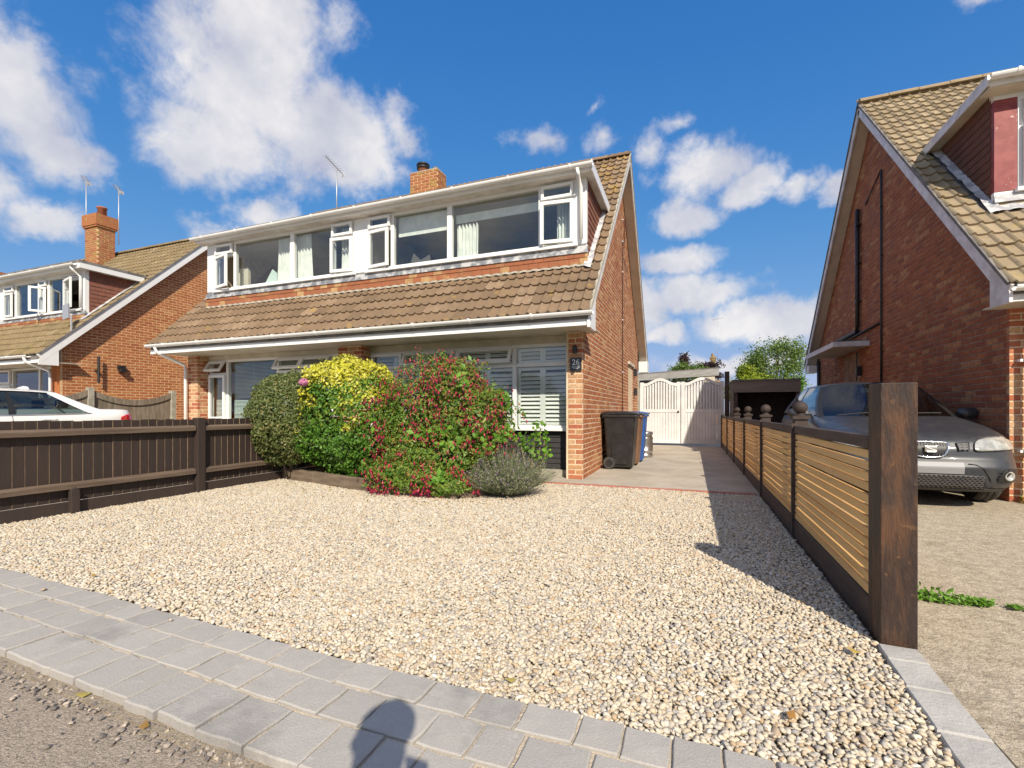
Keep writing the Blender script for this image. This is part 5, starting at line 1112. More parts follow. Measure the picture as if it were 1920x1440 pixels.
# ================================================================== bins, keg
def bin_(name, label, x, y, m, lidm, h=1.0):
    """wheelie bin: back to the house wall, front towards +X"""
    t = thing(name, label, 'bin', (x, y, 0), 'wheelie bins against the house wall'); mb = MB(); X0, Y0 = x, y
    b0 = (0.08, 0.50, -0.22, 0.22); b1 = (0.02, 0.56, -0.27, 0.27)
    def ring(q, z): return [(X0 + q[0], Y0 + q[2], z), (X0 + q[1], Y0 + q[2], z), (X0 + q[1], Y0 + q[3], z), (X0 + q[0], Y0 + q[3], z)]
    mb.add(ring(b0, 0.03) + ring(b1, 0.93 * h), [(0, 3, 2, 1), (0, 1, 5, 4), (1, 2, 6, 5), (2, 3, 7, 6), (3, 0, 4, 7), (4, 5, 6, 7)])
    bev(mb.build('body', m, t), 0.03, 3)
    bev(MB().box(X0 - 0.0, X0 + 0.585, Y0 - 0.29, Y0 + 0.29, 0.90 * h, 0.945 * h).build('rim', m, t), 0.012)
    # recessed panel lines on the side
    MB().prism([(X0 + 0.17, 0.10), (X0 + 0.42, 0.10), (X0 + 0.44, 0.52), (X0 + 0.16, 0.52)], 'y', Y0 - 0.256, Y0 - 0.20).build('side_panel', m, t)
    ld = MB(); ld.prism([(X0 - 0.02, 0.95 * h), (X0 + 0.60, 0.95 * h), (X0 + 0.61, 0.975 * h), (X0 + 0.45, 1.005 * h), (X0 + 0.1, 1.01 * h), (X0 - 0.02, 0.985 * h)], 'y', Y0 - 0.295, Y0 + 0.295)
    bev(ld.build('lid', lidm, t), 0.01)
    MB().tube([(X0 - 0.045, Y0 - 0.24, 0.95 * h), (X0 - 0.045, Y0 + 0.24, 0.95 * h)], 0.014, 8).build('handle', m, t, smooth=True)
    for s_ in (-1, 1):
        wh = MB().lathe([(0.10, -0.022), (0.108, 0.0), (0.10, 0.022)], (0, 0, 0), 20); o = wh.build('wheel', 'rubber', t, smooth=False)
        o.location = (X0 + 0.12, Y0 + s_ * 0.26, 0.108); o.rotation_euler = (R(90), 0, 0)
        hb = MB().lathe([(0.06, -0.026), (0.06, 0.026)], (0, 0, 0), 14); q = hb.build('hub', 'black_plastic', o)
    return t
bin_('wheelie_bin', 'black wheelie bin nearest the camera by the house wall', -1.47, 8.47, 'black_plastic', 'black_plastic')
bin_('wheelie_bin', 'brown wheelie bin between the black and the blue bin', -1.44, 9.10, 'bin_brown', 'black_plastic', 0.99)
bin_('wheelie_bin', 'blue recycling bin at the far end of the row', -1.42, 9.76, 'bin_blue', 'bin_blue', 1.0)
kg = MB().lathe([(0.17, 0), (0.19, 0.02), (0.19, 0.06), (0.17, 0.08), (0.19, 0.13), (0.195, 0.16), (0.185, 0.17), (0.195, 0.28), (0.185, 0.38), (0.195, 0.40), (0.19, 0.43), (0.17, 0.48), (0.19, 0.50), (0.19, 0.55), (0.17, 0.56), (0.15, 0.53)], (-1.0, 10.75, 0.0), 24).build('beer_keg', 'steel', smooth=True)
tag(kg, 'steel beer keg standing behind the blue bin', 'keg')

# ================================================================== shrubs and plants
def core(parent, c, r, m='bark'):   # stems inside the crown
    twigs(parent, (c[0], c[1], 0.05), [(c[0] + r[0] * random.uniform(-.7, .7), c[1] + r[1] * random.uniform(-.7, .7), c[2] + r[2] * random.uniform(-.1, .6)) for _ in range(9)], 0.016, 0.005, 'stem', m)

def shoots(parent, P, N, n, lmat, lsz, lmin, lmax, seed, tone=None, droop=0.3, zmin=0.3):
    """sprigs that break the outline of a shrub: thin shoots with a few leaves each"""
    rr = random.Random(seed); ix = [i for i in range(len(P)) if P[i][2] > zmin and N[i][1] < 0.6]; tb = MB(); LP, LN = [], []
    for _ in range(n):
        i = rr.choice(ix); p = Vector(P[i]); d = (Vector(N[i]) * 0.7 + Vector((rr.uniform(-.4, .4), rr.uniform(-.4, .2), rr.uniform(0.2, 0.9)))).normalized(); L = rr.uniform(lmin, lmax); q = []
        for k in range(6): t = k / 5; q.append(p - d * 0.06 + d * (L + 0.06) * t - Vector((0, 0, droop * L * t * t)))
        tb.tube(q, [0.003, 0.0026, 0.0022, 0.0018, 0.0014, 0.001], 4, cap=False)
        for k in range(int(L / 0.014)): t = rr.uniform(0.25, 1.0); j = t * 5; a = int(min(4, j)); c = q[a].lerp(q[a + 1], j - a); LP.append(tuple(c + Vector((rr.uniform(-1, 1), rr.uniform(-1, 1), rr.uniform(-1, 1))) * lsz * 0.5)); LN.append((rr.uniform(-1, 1), rr.uniform(-1, 0.5), rr.uniform(-.2, 1)))
    tb.build('shoots', 'twig', parent, kind='stuff'); n_ = len(LP)
    leaf_mesh('shoot_leaves', LP, LN, rng.uniform(lsz * 0.7, lsz * 1.2, n_), lmat, aspect=0.5, parent=parent, kind='stuff', tone=None if tone is None else np.clip((np.array(LP)[:, 2] - tone) * 4, 0, 1))
    return LP
S1 = thing('shrub', 'rounded grey-green clipped shrub beside the brown fence', 'shrub', (-5.5, 5.25, 0))
c, r = (-5.52, 5.25, 0.90), (0.60, 0.56, 0.70)
P, N, D = lumpy(c, r, 26000, 1.0, 0.12, 2.2, 0.22, 0.14)
leaf_mesh('foliage', P, N * 0.8 + rng.normal(size=P.shape) * 0.55, rng.uniform(0.026, 0.05, len(P)), 'leaf_sage', aspect=0.55, parent=S1, kind='stuff', rnd=np.clip(0.5 + 0.25 * rng.normal(size=len(P)) + 0.35 * vnoise(P, 7.0, 3), 0, 1)); core(S1, c, r); shoots(S1, P, N, 60, 'leaf_sage', 0.035, 0.04, 0.10, 3)
S2 = thing('shrub', 'variegated yellow and green shrub between round shrub and fuchsia', 'shrub', (-4.6, 5.5, 0))
c, r = (-4.60, 5.42, 0.92), (0.70, 0.56, 0.86)
P, N, D = lumpy(c, r, 22000, 7.0, 0.20, 1.9, 0.20, 0.06, 2.6)
yel = (P[:, 2] - 1.10) * 2.2 + 1.0 * vnoise(P, 2.8, 5) + 1.3 * np.abs((P[:, 0] + 4.58) / 0.7) ** 2.2 * (P[:, 0] < -4.6) + 1.6 * np.clip(0.42 - P[:, 2], 0, 1) + 0.5 * (D[:, 1] > 0.2) + 0.25 * rng.normal(size=len(P)) - 0.15 + 0.9 * (vnoise(P, 4.0, 31) > 0.42)
leaf_mesh('foliage', P, N + rng.normal(size=P.shape) * 0.5, rng.uniform(0.035, 0.062, len(P)), 'leaf_varieg', tone=np.clip(yel * 2.5, 0, 1), aspect=0.6, parent=S2, kind='stuff'); core(S2, c, r); shoots(S2, P, N, 110, 'leaf_varieg', 0.045, 0.05, 0.17, 5, tone=1.05, droop=0.1)
S3 = thing('fuchsia', 'big fuchsia bush full of hanging crimson flowers in front of the window', 'shrub', (-3.1, 5.45, 0))
cs = [((-3.15, 5.45, 0.92), (0.95, 0.58, 0.78)), ((-2.72, 5.42, 0.72), (0.62, 0.50, 0.62)), ((-3.62, 5.42, 0.75), (0.55, 0.5, 0.72)), ((-3.05, 5.15, 0.42), (0.85, 0.42, 0.40)), ((-2.95, 5.45, 1.33), (0.45, 0.4, 0.40)), ((-2.50, 5.45, 0.95), (0.34, 0.34, 0.40)), ((-3.25, 4.86, 0.22), (0.62, 0.26, 0.24)), ((-2.72, 4.86, 0.16), (0.34, 0.24, 0.18))]
PP, NN, QQ, QM = [], [], [], []
for i, (c, r) in enumerate(cs):
    P, N, D = lumpy(c, r, 7200 if i == 0 else 4200, 3.0 + i * 5, 0.34, 2.6, 0.26, 0.03)
    PP.append(P); NN.append(N)
    Q, QN, D = lumpy(c, (r[0] * 0.8, r[1] * 0.8, r[2] * 0.8), 1600, 90.0 + i, 0.3, 2.6, 0.9, 0.03); QQ.append(Q); QM.append(QN)
P, N = np.concatenate(PP), np.concatenate(NN)
leaf_mesh('inner_foliage', np.concatenate(QQ), np.concatenate(QM) + np.array([0, -0.5, 0.2]), 0.075, 'leaf_fuchsia', aspect=0.6, parent=S3, kind='stuff')
leaf_mesh('foliage', P, N * 0.7 + rng.normal(size=P.shape) * 0.6 + np.array([0, 0, 0.25]), rng.uniform(0.026, 0.055, len(P)), 'leaf_fuchsia', aspect=0.42, parent=S3, kind='stuff', rnd=np.clip(0.45 + 0.22 * rng.normal(size=len(P)) + 0.3 * vnoise(P, 5.0, 13), 0, 1))
# bright bindweed-like leaves growing through the fuchsia
m_ = (vnoise(P, 2.2, 40) > 0.30) & (rng.random(len(P)) < 0.20); 
leaf_mesh('climbing_leaves', P[m_] + N[m_] * 0.035, N[m_] + rng.normal(size=(m_.sum(), 3)) * 0.4 + np.array([0, -0.4, 0]), rng.uniform(0.065, 0.11, m_.sum()), 'leaf_bright', aspect=0.6, parent=S3, kind='stuff')
# hanging flowers, each a tube with four flared sepals and a dark skirt
m_ = (vnoise(P, 3.6, 77) > -0.16) & (P[:, 1] < 5.62) & (rng.random(len(P)) < np.where(P[:, 2] < 0.4, 0.18, 0.25)); F = P[m_] + N[m_] * 0.03
fv, ff, fr_ = [], [], []
for p in F:
    L = random.uniform(0.04, 0.07); rr = L * 0.15; a0 = random.uniform(0, 6.28); b = len(fv); tilt = np.array([random.uniform(-.2, .2), random.uniform(-.2, .2), 0])
    top = p; mid = p + tilt * L - np.array([0, 0, L * 0.5]); end = p + tilt * L * 1.6 - np.array([0, 0, L])
    fv.append(top)
    for k in range(4): a = a0 + k * math.pi / 2; fv.append(mid + np.array([math.cos(a) * rr, math.sin(a) * rr, 0]))
    for k in range(4): a = a0 + 0.78 + k * math.pi / 2; fv.append(mid + np.array([math.cos(a) * rr * 3.0, math.sin(a) * rr * 3.0, -L * 0.12]))
    fv.append(end); v_ = random.random() * 0.84
    for k in range(4): ff.append((b, b + 1 + k, b + 1 + (k + 1) % 4)); fr_.append(v_)
    for k in range(4): ff.append((b + 1 + k, b + 5 + k, b + 1 + (k + 1) % 4)); fr_.append(v_)
    for k in range(4): ff.append((b + 9, b + 1 + (k + 1) % 4, b + 1 + k)); fr_.append(0.98)
me = bpy.data.meshes.new('flowers'); me.from_pydata([tuple(q) for q in fv], [], ff); me.materials.append(MATS['petal_fuchsia']); a = me.attributes.new('rnd', 'FLOAT', 'FACE'); a.data.foreach_set('value', np.array(fr_, dtype=np.float32)); link('flowers', me, S3, 'stuff')
core(S3, (-3.1, 5.45, 0.9), (0.8, 0.5, 0.7)); shoots(S3, P, N, 170, 'leaf_fuchsia', 0.042, 0.08, 0.24, 9, droop=0.55)
# lavender
S4 = thing('lavender', 'silvery lavender clump with faded purple spikes at the corner of the bed', 'plant', (-2.1, 5.2, 0))
n = 1500; u = rng.random(n) ** 0.6; th = rng.random(n) * 2 * math.pi; lean = u * 1.05 + rng.normal(size=n) * 0.08
hgt = 0.56 * (1 - 0.15 * u) * rng.uniform(0.6, 1.08, n) * (1 + 0.12 * np.sin(th * 3 + 1))
bx, by = -2.08 + 0.17 * u * np.cos(th), 5.20 + 0.14 * u * np.sin(th)
dirv = np.stack([np.sin(lean) * np.cos(th), np.sin(lean) * np.sin(th) * 0.9, np.cos(lean)], 1)
tv, tf = [], []
for i in range(n):
    p0 = np.array([bx[i], by[i], 0.02]); p1 = p0 + dirv[i] * hgt[i]; p1[2] -= 0.05 * u[i]; s_ = np.cross(dirv[i], rng.normal(size=3)); s_ /= np.linalg.norm(s_); b = len(tv)
    tv += [p0 - s_ * 0.0028, p0 + s_ * 0.0028, p1 + s_ * 0.0015, p1 - s_ * 0.0015]; tf.append((b, b + 1, b + 2, b + 3))
me = bpy.data.meshes.new('stems'); me.from_pydata([tuple(q) for q in tv], [], tf); me.materials.append(MATS['leaf_lavender']); link('stems', me, S4, 'stuff')
tt = rng.random((n, 5)); PL = (np.stack([bx, by, np.full(n, 0.02)], 1)[:, None, :] + dirv[:, None, :] * (hgt[:, None] * (0.15 + 0.8 * tt))[:, :, None]).reshape(-1, 3)
leaf_mesh('foliage', PL, rng.normal(size=PL.shape) + np.array([0, 0, 0.5]), rng.uniform(0.03, 0.055, len(PL)), 'leaf_lavender', aspect=0.16, parent=S4, kind='stuff')
sel = rng.random(n) < 0.4; tip = np.stack([bx, by, np.full(n, 0.02)], 1) + dirv * hgt[:, None]; tip[:, 2] -= 0.05 * u
PF = np.concatenate([tip[sel] + dirv[sel] * o_ for o_ in (-0.03, -0.015, 0.0)]); 
leaf_mesh('flower_spikes', PF, rng.normal(size=PF.shape), rng.uniform(0.016, 0.026, len(PF)), 'petal_lavender', aspect=0.6, parent=S4, kind='stuff')
# leggy pelargonium under the window
S5 = thing('pelargonium', 'leggy pelargonium with round leaves in front of the black boards', 'plant', (-2.1, 6.3, 0))
tips = [(-2.28, 6.25, 0.62), (-2.20, 6.28, 0.5), (-2.08, 6.3, 0.68), (-2.0, 6.3, 0.78), (-1.93, 6.28, 0.62), (-1.90, 6.26, 0.42), (-2.12, 6.3, 0.45), (-1.98, 6.3, 0.3)]
twigs(S5, (-2.12, 6.3, 0.05), tips, 0.010, 0.006, 'stem', 'twig', 0.12)
PQ = np.concatenate([np.array(t) + rng.normal(size=(16, 3)) * np.array([0.05, 0.05, 0.055]) for t in tips])
leaf_mesh('leaves', PQ, rng.normal(size=PQ.shape) * 0.6 + np.array([0, -0.6, 0.5]), rng.uniform(0.05, 0.085, len(PQ)), 'leaf_bright', aspect=0.95, parent=S5, kind='stuff')
# pink hydrangea head behind the shrubs
S6 = thing('hydrangea', 'pink hydrangea bloom peeping out between the shrubs', 'plant', (-5.45, 5.8, 0))
MB().tube([(-5.2, 5.7, 0.05), (-5.12, 5.4, 0.8), (-4.90, 4.93, 1.36)], [0.012, 0.010, 0.006], 6).build('stem', 'twig', S6, smooth=True)
P, N, D = lumpy((-4.885, 4.88, 1.395), (0.068, 0.068, 0.058), 320, 2.0, 0.1, 3, 0.1); leaf_mesh('bloom', P, N, 0.026, 'petal_pink', aspect=0.95, parent=S6, kind='stuff')
P, N, D = lumpy((-4.92, 4.98, 1.30), (0.08, 0.07, 0.06), 14, 2.0); leaf_mesh('leaves', P, N, 0.11, 'leaf_bright', aspect=0.6, parent=S6, kind='stuff')
# weeds in the drive joint
S7 = thing('weeds', 'bright green weeds along the joint of the side driveway', 'weeds', (1.4, 3.13, 0))
n = 620; xs_ = np.where(rng.random(n) < 0.85, 0.92 + 0.52 * rng.random(n) ** 0.9, 1.50 + 0.25 * rng.random(n)); wd = np.clip(0.045 * (1.45 - xs_) + 0.015, 0.008, 0.05)
PW = np.stack([xs_, 3.13 + rng.normal(size=n) * wd, 0.005 + np.abs(rng.normal(size=n)) * wd * 0.9], 1)
leaf_mesh('leaves', PW, rng.normal(size=PW.shape) * 0.5 + np.array([0, -0.3, 0.8]), rng.uniform(0.02, 0.042, n), 'leaf_bright', aspect=0.5, parent=S7, kind='stuff')
S8 = thing('weeds', 'dry grass tuft at the foot of the right house corner', 'weeds', (3.5, 6.7, 0))
n = 160; PW = np.stack([3.36 + 0.28 * rng.random(n), 6.76 + rng.normal(size=n) * 0.04, np.abs(rng.normal(size=n)) * 0.05], 1)
leaf_mesh('leaves', PW, rng.normal(size=PW.shape) + np.array([0, -1, 0]), rng.uniform(0.04, 0.1, n), ['leaf_lime', 'leaf_dry'], aspect=0.14, mi=(rng.random(n) < 0.4).astype(int), parent=S8, kind='stuff')

# trees behind the sheds
def tree(name, label, x, y, h, c, r, n, m, size, lumps, seed, group='trees behind the sheds'):
    t = thing(name, label, 'tree', (x, y, 0), group)
    MB().tube([(x, y, -0.05), (x + 0.05, y, h * 0.4), (x, y, h * 0.75)], [0.13, 0.09, 0.04], 8).build('trunk', 'bark', t, smooth=True)
    PP, NN = [], []
    rr = random.Random(seed)
    for k in range(lumps):
        a, b = rr.uniform(0, 6.28), rr.uniform(-0.75, 0.95); q = math.sqrt(max(0, 1 - b * b)); cc = (c[0] + r[0] * 0.62 * q * math.cos(a), c[1] + r[1] * 0.62 * q * math.sin(a), c[2] + r[2] * 0.66 * b); s_ = rr.uniform(0.26, 0.48)
        P, N, D = lumpy(cc, (r[0] * s_, r[1] * s_, r[2] * s_ * 0.95), n // lumps, seed + k, 0.7, 2.4, 0.9, 0.2); PP.append(P); NN.append(N)
        MB().tube([(x, y, h * 0.45), ((x + cc[0]) / 2, (y + cc[1]) / 2, (h * 0.5 + cc[2]) / 2), cc], [0.04, 0.025, 0.01], 5).build('limb', 'bark', t, smooth=True)
    P, N = np.concatenate(PP), np.concatenate(NN)
    leaf_mesh('crown', P, N * 0.5 + rng.normal(size=P.shape) * 0.7 + np.array([0, 0, 0.3]), rng.uniform(size * 0.7, size * 1.3, len(P)), m, aspect=0.5, parent=t, kind='stuff'); return t
tree('tree', 'tall loose mid-green tree behind the timber store', 3.7, 25, 3.6, (3.75, 25, 3.0), (1.75, 1.5, 1.65), 7000, 'leaf_tree', 0.11, 24, 3)
tree('tree', 'slender green tree top rising left of the tall green tree', 2.6, 26, 3.2, (2.75, 26, 3.0), (0.85, 0.8, 1.2), 3600, 'leaf_tree', 0.12, 12, 13)
tree('conifer', 'golden green conifer hedge end above the timber store roof', 1.9, 22.5, 2.6, (2.0, 22.5, 2.2), (0.75, 0.6, 1.05), 6000, 'leaf_lime', 0.09, 14, 21)
tree('conifer', 'lime green bush spreading along the timber store roof edge', 3.2, 22, 2.0, (3.1, 22, 2.05), (1.3, 0.6, 0.8), 7000, 'leaf_lime', 0.09, 14, 33)
tree('tree', 'dull green bush behind the shed roof', -0.2, 30, 3.5, (-0.1, 30, 3.1), (1.35, 1.2, 1.05), 5000, 'leaf_tree', 0.13, 14, 43)
tree('plum_tree', 'purple plum tree top left of the far chimney', -0.6, 31, 4.2, (-0.35, 31.0, 3.7), (0.75, 0.7, 1.05), 2600, 'leaf_purple', 0.13, 9, 53)
tree('plum_tree', 'purple plum tree top beside the far chimney', 1.1, 32, 4.0, (0.95, 32, 3.5), (1.2, 0.7, 0.85), 2600, 'leaf_purple', 0.13, 10, 63)
tree('bush', 'green bush between the timber store and the right house', 3.3, 19.6, 2.0, (3.55, 19.9, 1.4), (0.55, 0.7, 1.1), 5000, 'leaf_bright', 0.08, 10, 73)

# fallen leaves
lf_spots = [(-0.62, 1.60, 'pale yellow leaf lying on the gravel edge by the paving'), (-1.66, 0.99, 'brown curled leaf lying at the broken road edge'), (-2.05, 1.02, 'green-yellow leaf lying at the road edge left of the brown leaf'), (0.30, 1.74, 'amber leaf lying on the gravel near the kerb stones'), (-3.35, 1.72, 'dark brown leaf at the paving edge far left'), (0.62, 2.30, 'orange leaf on the gravel beside the big post'), (-4.6, 4.6, 'brown leaf on the gravel below the variegated shrub'), (-5.3, 4.5, 'brown leaf on the gravel by the fence post')]
for (x, y, lb) in lf_spots:
    o = leaf_mesh('fallen_leaf', [(0, 0, 0)], [(random.uniform(-.3, .3), random.uniform(-.3, .3), 1)], 0.05, 'leaf_dry', aspect=0.62, fold=0.3); o.location = (x, y, 0.022 if y > 1.5 else -0.015)
    tag(o, lb, 'leaf', 'fallen leaves')

# dry leaf litter blown against the bed and fence
n = 90; lx = rng.uniform(-5.6, -1.9, n); ly = np.array([bed_y(x) for x in lx]) - np.abs(rng.normal(size=n)) * 0.28 - 0.05; ly = np.where(ly > 6.2, 4.6, ly)
lt = leaf_mesh('leaf_litter', np.stack([lx, ly, np.full(n, 0.012)], 1), rng.normal(size=(n, 3)) * 0.35 + np.array([0, 0, 1]), rng.uniform(0.02, 0.04, n), 'leaf_dry', aspect=0.6); tag(lt, 'dry brown leaf litter scattered on gravel in front of the bed', 'leaves', kind='stuff')
# ================================================================== cars
class Car:
    EM = 9.0     # squareness of the nose and tail in plan
    def __init__(s, name, label, cx, y0, levels, m, gh, wheels):
        s.t = thing(name, label, 'car', (cx, y0 + 2, 0)); s.cx, s.y0, s.lv, s.m, s.gh = cx, y0, levels, m, gh
        s.lz = np.array([l[0] for l in levels])
        zs = np.linspace(levels[0][0], levels[-1][0], 46); K = 120; rows = []
        for z in zs:
            yf, yr, w, n = s.at(z); rows.append([(x, y, z) for (x, y) in s.outline(yf, yr, w, n, K)])
        mb = MB(); mb.M = Matrix.Translation((cx, y0, 0)); vs = [p for r in rows for p in r]; fs = []
        for j in range(len(zs) - 1):
            for i in range(K):
                q = (j * K + i, j * K + (i + 1) % K, (j + 1) * K + (i + 1) % K, (j + 1) * K + i)
                c = np.mean([vs[k] for k in q], axis=0)
                if any((c[1] - a) ** 2 + (c[2] - wheels['r']) ** 2 < (wheels['r'] + 0.05) ** 2 for a in wheels['y']) and abs(c[0]) > 0.55: continue
                fs.append(q)
        fs.append(tuple(range(K))[::-1]); fs.append(tuple(range((len(zs) - 1) * K, len(zs) * K))); mb.add(vs, fs)
        s.body = mb.build('body', m, s.t, smooth=True); s.body.data.set_sharp_from_angle(angle=R(50))
        for a in wheels['y']:
            for sd in (-1, 1):
                wl = MB(); wl.M = Matrix.Translation((cx + sd * wheels['x'], y0 + a, wheels['r'])) @ Matrix.Rotation(R(90), 4, 'Y'); r = wheels['r']
                wl.lathe([(r * 0.62, -0.09), (r * 0.93, -0.095), (r, -0.06), (r, -0.03), (r - 0.008, -0.028), (r - 0.008, -0.02), (r, -0.018), (r, 0.018), (r - 0.008, 0.02), (r - 0.008, 0.028), (r, 0.03), (r, 0.06), (r * 0.93, 0.095), (r * 0.62, 0.09)], (0, 0, 0), 28); w_ = wl.build('wheel', 'rubber', s.t)
                rm = MB(); rm.M = wl.M; rm.lathe([(r * 0.61, -0.07), (r * 0.63, 0.0), (r * 0.61, 0.07)], (0, 0, 0), 20)
                for k in range(5): an = k * 1.2566; rm.beam((0.03 * math.cos(an), 0.03 * math.sin(an), sd * 0.075), (r * 0.58 * math.cos(an), r * 0.58 * math.sin(an), sd * 0.07), 0.06, 0.02, up=(0, 0, 1))
                rm.build('rim', 'steel', w_)
                wa = MB(); wa.M = Matrix.Translation((cx + sd * 0.58, y0 + a, wheels['r'])) @ Matrix.Rotation(R(90), 4, 'Y'); wa.M = Matrix.Translation((cx + sd * 0.58, y0 + a, wheels['r'])); q_ = [((r + 0.055) * math.cos(t_), (r + 0.055) * math.sin(t_)) for t_ in [-0.15 + (math.pi + 0.3) * k / 18 for k in range(19)]]; wa.prism(q_ + [(p_[0] * 0.97, p_[1] * 0.97) for p_ in q_[::-1]], 'x', -0.24, 0.24); wa.build('wheel_well', 'car_black', s.t)
        s.greenhouse()
    def at(s, z):
        return [float(np.interp(z, s.lz, [l[k] for l in s.lv])) for k in (1, 2, 3, 4)]
    def outline(s, yf, yr, w, n, K):
        yc = (yf + yr) / 2; L = (yr - yf) / 2; t = np.linspace(0, 2 * math.pi, 3000); c, d = np.cos(t), np.sin(t)
        x = w * np.sign(c) * np.abs(c) ** (2 / n); y = yc + L * np.sign(d) * np.abs(d) ** (2 / s.EM)
        a = np.concatenate([[0], np.cumsum(np.hypot(np.diff(x), np.diff(y)))]); q = np.linspace(0, a[-1], K, endpoint=False)
        return list(zip(np.interp(q, a, x).tolist(), np.interp(q, a, y).tolist()))
    def yfront(s, x, z):
        yf, yr, w, n = s.at(z); yc = (yf + yr) / 2; L = yc - yf; return yc - L * max(0.0, 1 - min(1, abs(x / w)) ** n) ** (1 / s.EM)
    def yrear(s, x, z):
        yf, yr, w, n = s.at(z); yc = (yf + yr) / 2; L = yr - yc; return yc + L * max(0.0, 1 - min(1, abs(x / w)) ** n) ** (1 / s.EM)
    def side(s, sd, q, k):
        """greenhouse side: q 0..1 from the windscreen pillar to the rear pillar, k 0..1 from belt to cant rail"""
        g = s.gh; ya = g['A'][0] + (g['A'][1] - g['A'][0]) * k; yd = g['D'][0] + (g['D'][1] - g['D'][0]) * k; y = ya + (yd - ya) * q
        zc = g['zc'](y); zb = g['zb'](y); xb = g['xb'] - g.get('tuck', 0.04) * (2 * q - 1) ** 4; x = xb + (g["xt"] - xb) * max(0.0, k) ** 1.15 + 0.02 * math.sin(math.pi * k)
        return (s.cx + sd * x, s.y0 + y, zb + (zc - zb) * k)
    def greenhouse(s):
        g = s.gh; t = s.t; pb = MB(); pk = MB()
        def seg(mb, sd, q0, q1, k0, k1, off=0.0, n=8):
            mb.grid(lambda u, v: tuple(Vector(s.side(sd, q0 + (q1 - q0) * u, k0 + (k1 - k0) * v)) + Vector((sd * off, 0, 0))), n, n, flip=(sd < 0))
        for sd in (-1, 1):
            qs = g['q']   # [A_end, B0, B1, C0]
            seg(pb, sd, 0, qs[0], 0, 1); seg(pb, sd, qs[3], 1, 0, 1); seg(pb, sd, qs[0], qs[3], 0.93, 1); seg(pb, sd, qs[0], qs[3], -0.02, 0.04)
            seg(pk, sd, qs[1], qs[2], 0.04, 0.93, 0.001)
            for (a, b) in ((qs[0], qs[1]), (qs[2], qs[3])):
                if g.get('split') and a == qs[2]:
                    c0 = g['split']; seg(pk, sd, c0, c0 + 0.012, 0.04, 0.93, 0.001)
                    for (e0, e1) in ((a, c0), (c0 + 0.012, b)): mb = MB(); seg(mb, sd, e0, e1, 0.04, 0.93); mb.build('side_window', 'car_glass', t, smooth=True)
                else: mb = MB(); seg(mb, sd, a, b, 0.04, 0.93); mb.build('side_window', 'car_glass', t, smooth=True)
        def W(u, k, which):
            q = 0 if which == 'f' else 1; a = Vector(s.side(-1, q, k)); b = Vector(s.side(1, q, k)); p = a.lerp(b, u); e = 1 - (2 * u - 1) ** 2
            p.y += (-1 if which == 'f' else 1) * g['bulge'] * e * (1 - 0.35 * k); p.z += 0.05 * e * k + (g.get('dz', 0)) * e * (1 - k); return tuple(p)
        for which in ('f', 'r'):
            mb = MB(); mb.grid(lambda u, v: W(0.035 + 0.93 * u, 0.03 + 0.92 * v, which), 20, 8, flip=(which == 'r')); mb.build('windscreen' if which == 'f' else 'rear_window', 'car_glass', t, smooth=True)
            for (u0, u1, k0, k1) in ((0, 0.035, 0, 1), (0.965, 1, 0, 1), (0.035, 0.965, 0, 0.03), (0.035, 0.965, 0.95, 1)):
                (pk if which == 'f' else pb).grid(lambda u, v: W(u0 + (u1 - u0) * u, k0 + (k1 - k0) * v, which), 14, 4, flip=(which == 'r'))
        def roof(u, v):
            f = Vector(W(u, 1, 'f')); r = Vector(W(u, 1, 'r')); y = f.y + (r.y - f.y) * v
            q = v; a = Vector(s.side(-1, q, 1)); b = Vector(s.side(1, q, 1)); x = a.x + (b.x - a.x) * u; e = 1 - (2 * u - 1) ** 2
            return (x, y, a.z + 0.05 * e)
        mb = MB(); mb.grid(roof, 20, 20); mb.build('roof', g.get('rm', s.m), t, smooth=True)
        pb.build('pillars', s.m, t, smooth=True); pk.build('window_trim', 'car_black', t, smooth=True)
    def patch(s, name, poly, m, off=0.006, rear=False, parent=None, sub=3, smooth=True):
        """a lamp, grille or plate following the nose or tail surface; poly in local x, z"""
        bm = bmesh.new(); vs = [bm.verts.new((p[0], 0, p[1])) for p in poly]; bm.faces.new(vs); bmesh.ops.triangulate(bm, faces=bm.faces[:])
        for _ in range(sub): bmesh.ops.subdivide_edges(bm, edges=bm.edges[:], cuts=1, use_grid_fill=True)
        for v in bm.verts: f = s.yrear if rear else s.yfront; v.co.y = s.y0 + f(v.co.x, v.co.z) + (off if rear else -off); v.co.x += s.cx
        me = bpy.data.meshes.new(name); bm.to_mesh(me); bm.free(); me.materials.append(MATS[m])
        if smooth: me.shade_smooth()
        o = link(name, me, parent or s.t)
        md = o.modifiers.new('thickness', 'SOLIDIFY'); md.thickness = 0.02; md.offset = 0
        return o
    def rim(s, name, poly, r, m, off=0.01, parent=None, closed=True):
        pts = [(s.cx + p[0], s.y0 + s.yfront(p[0], p[1]) - off, p[1]) for p in poly]
        if closed: pts += pts[:2]
        return MB().tube(pts, r, 6).build(name, m, parent or s.t, smooth=True)
def rounded(pts, n=4, k=0.3):
    out = []
    for i, p in enumerate(pts):
        a, b, c = Vector(pts[i - 1]), Vector(p), Vector(pts[(i + 1) % len(pts)])
        p0, p1 = b.lerp(a, k), b.lerp(c, k)
        for j in range(n + 1): t = j / n; q = p0 * (1 - t) ** 2 + b * 2 * t * (1 - t) + p1 * t * t; out.append((q.x, q.y))
    return out
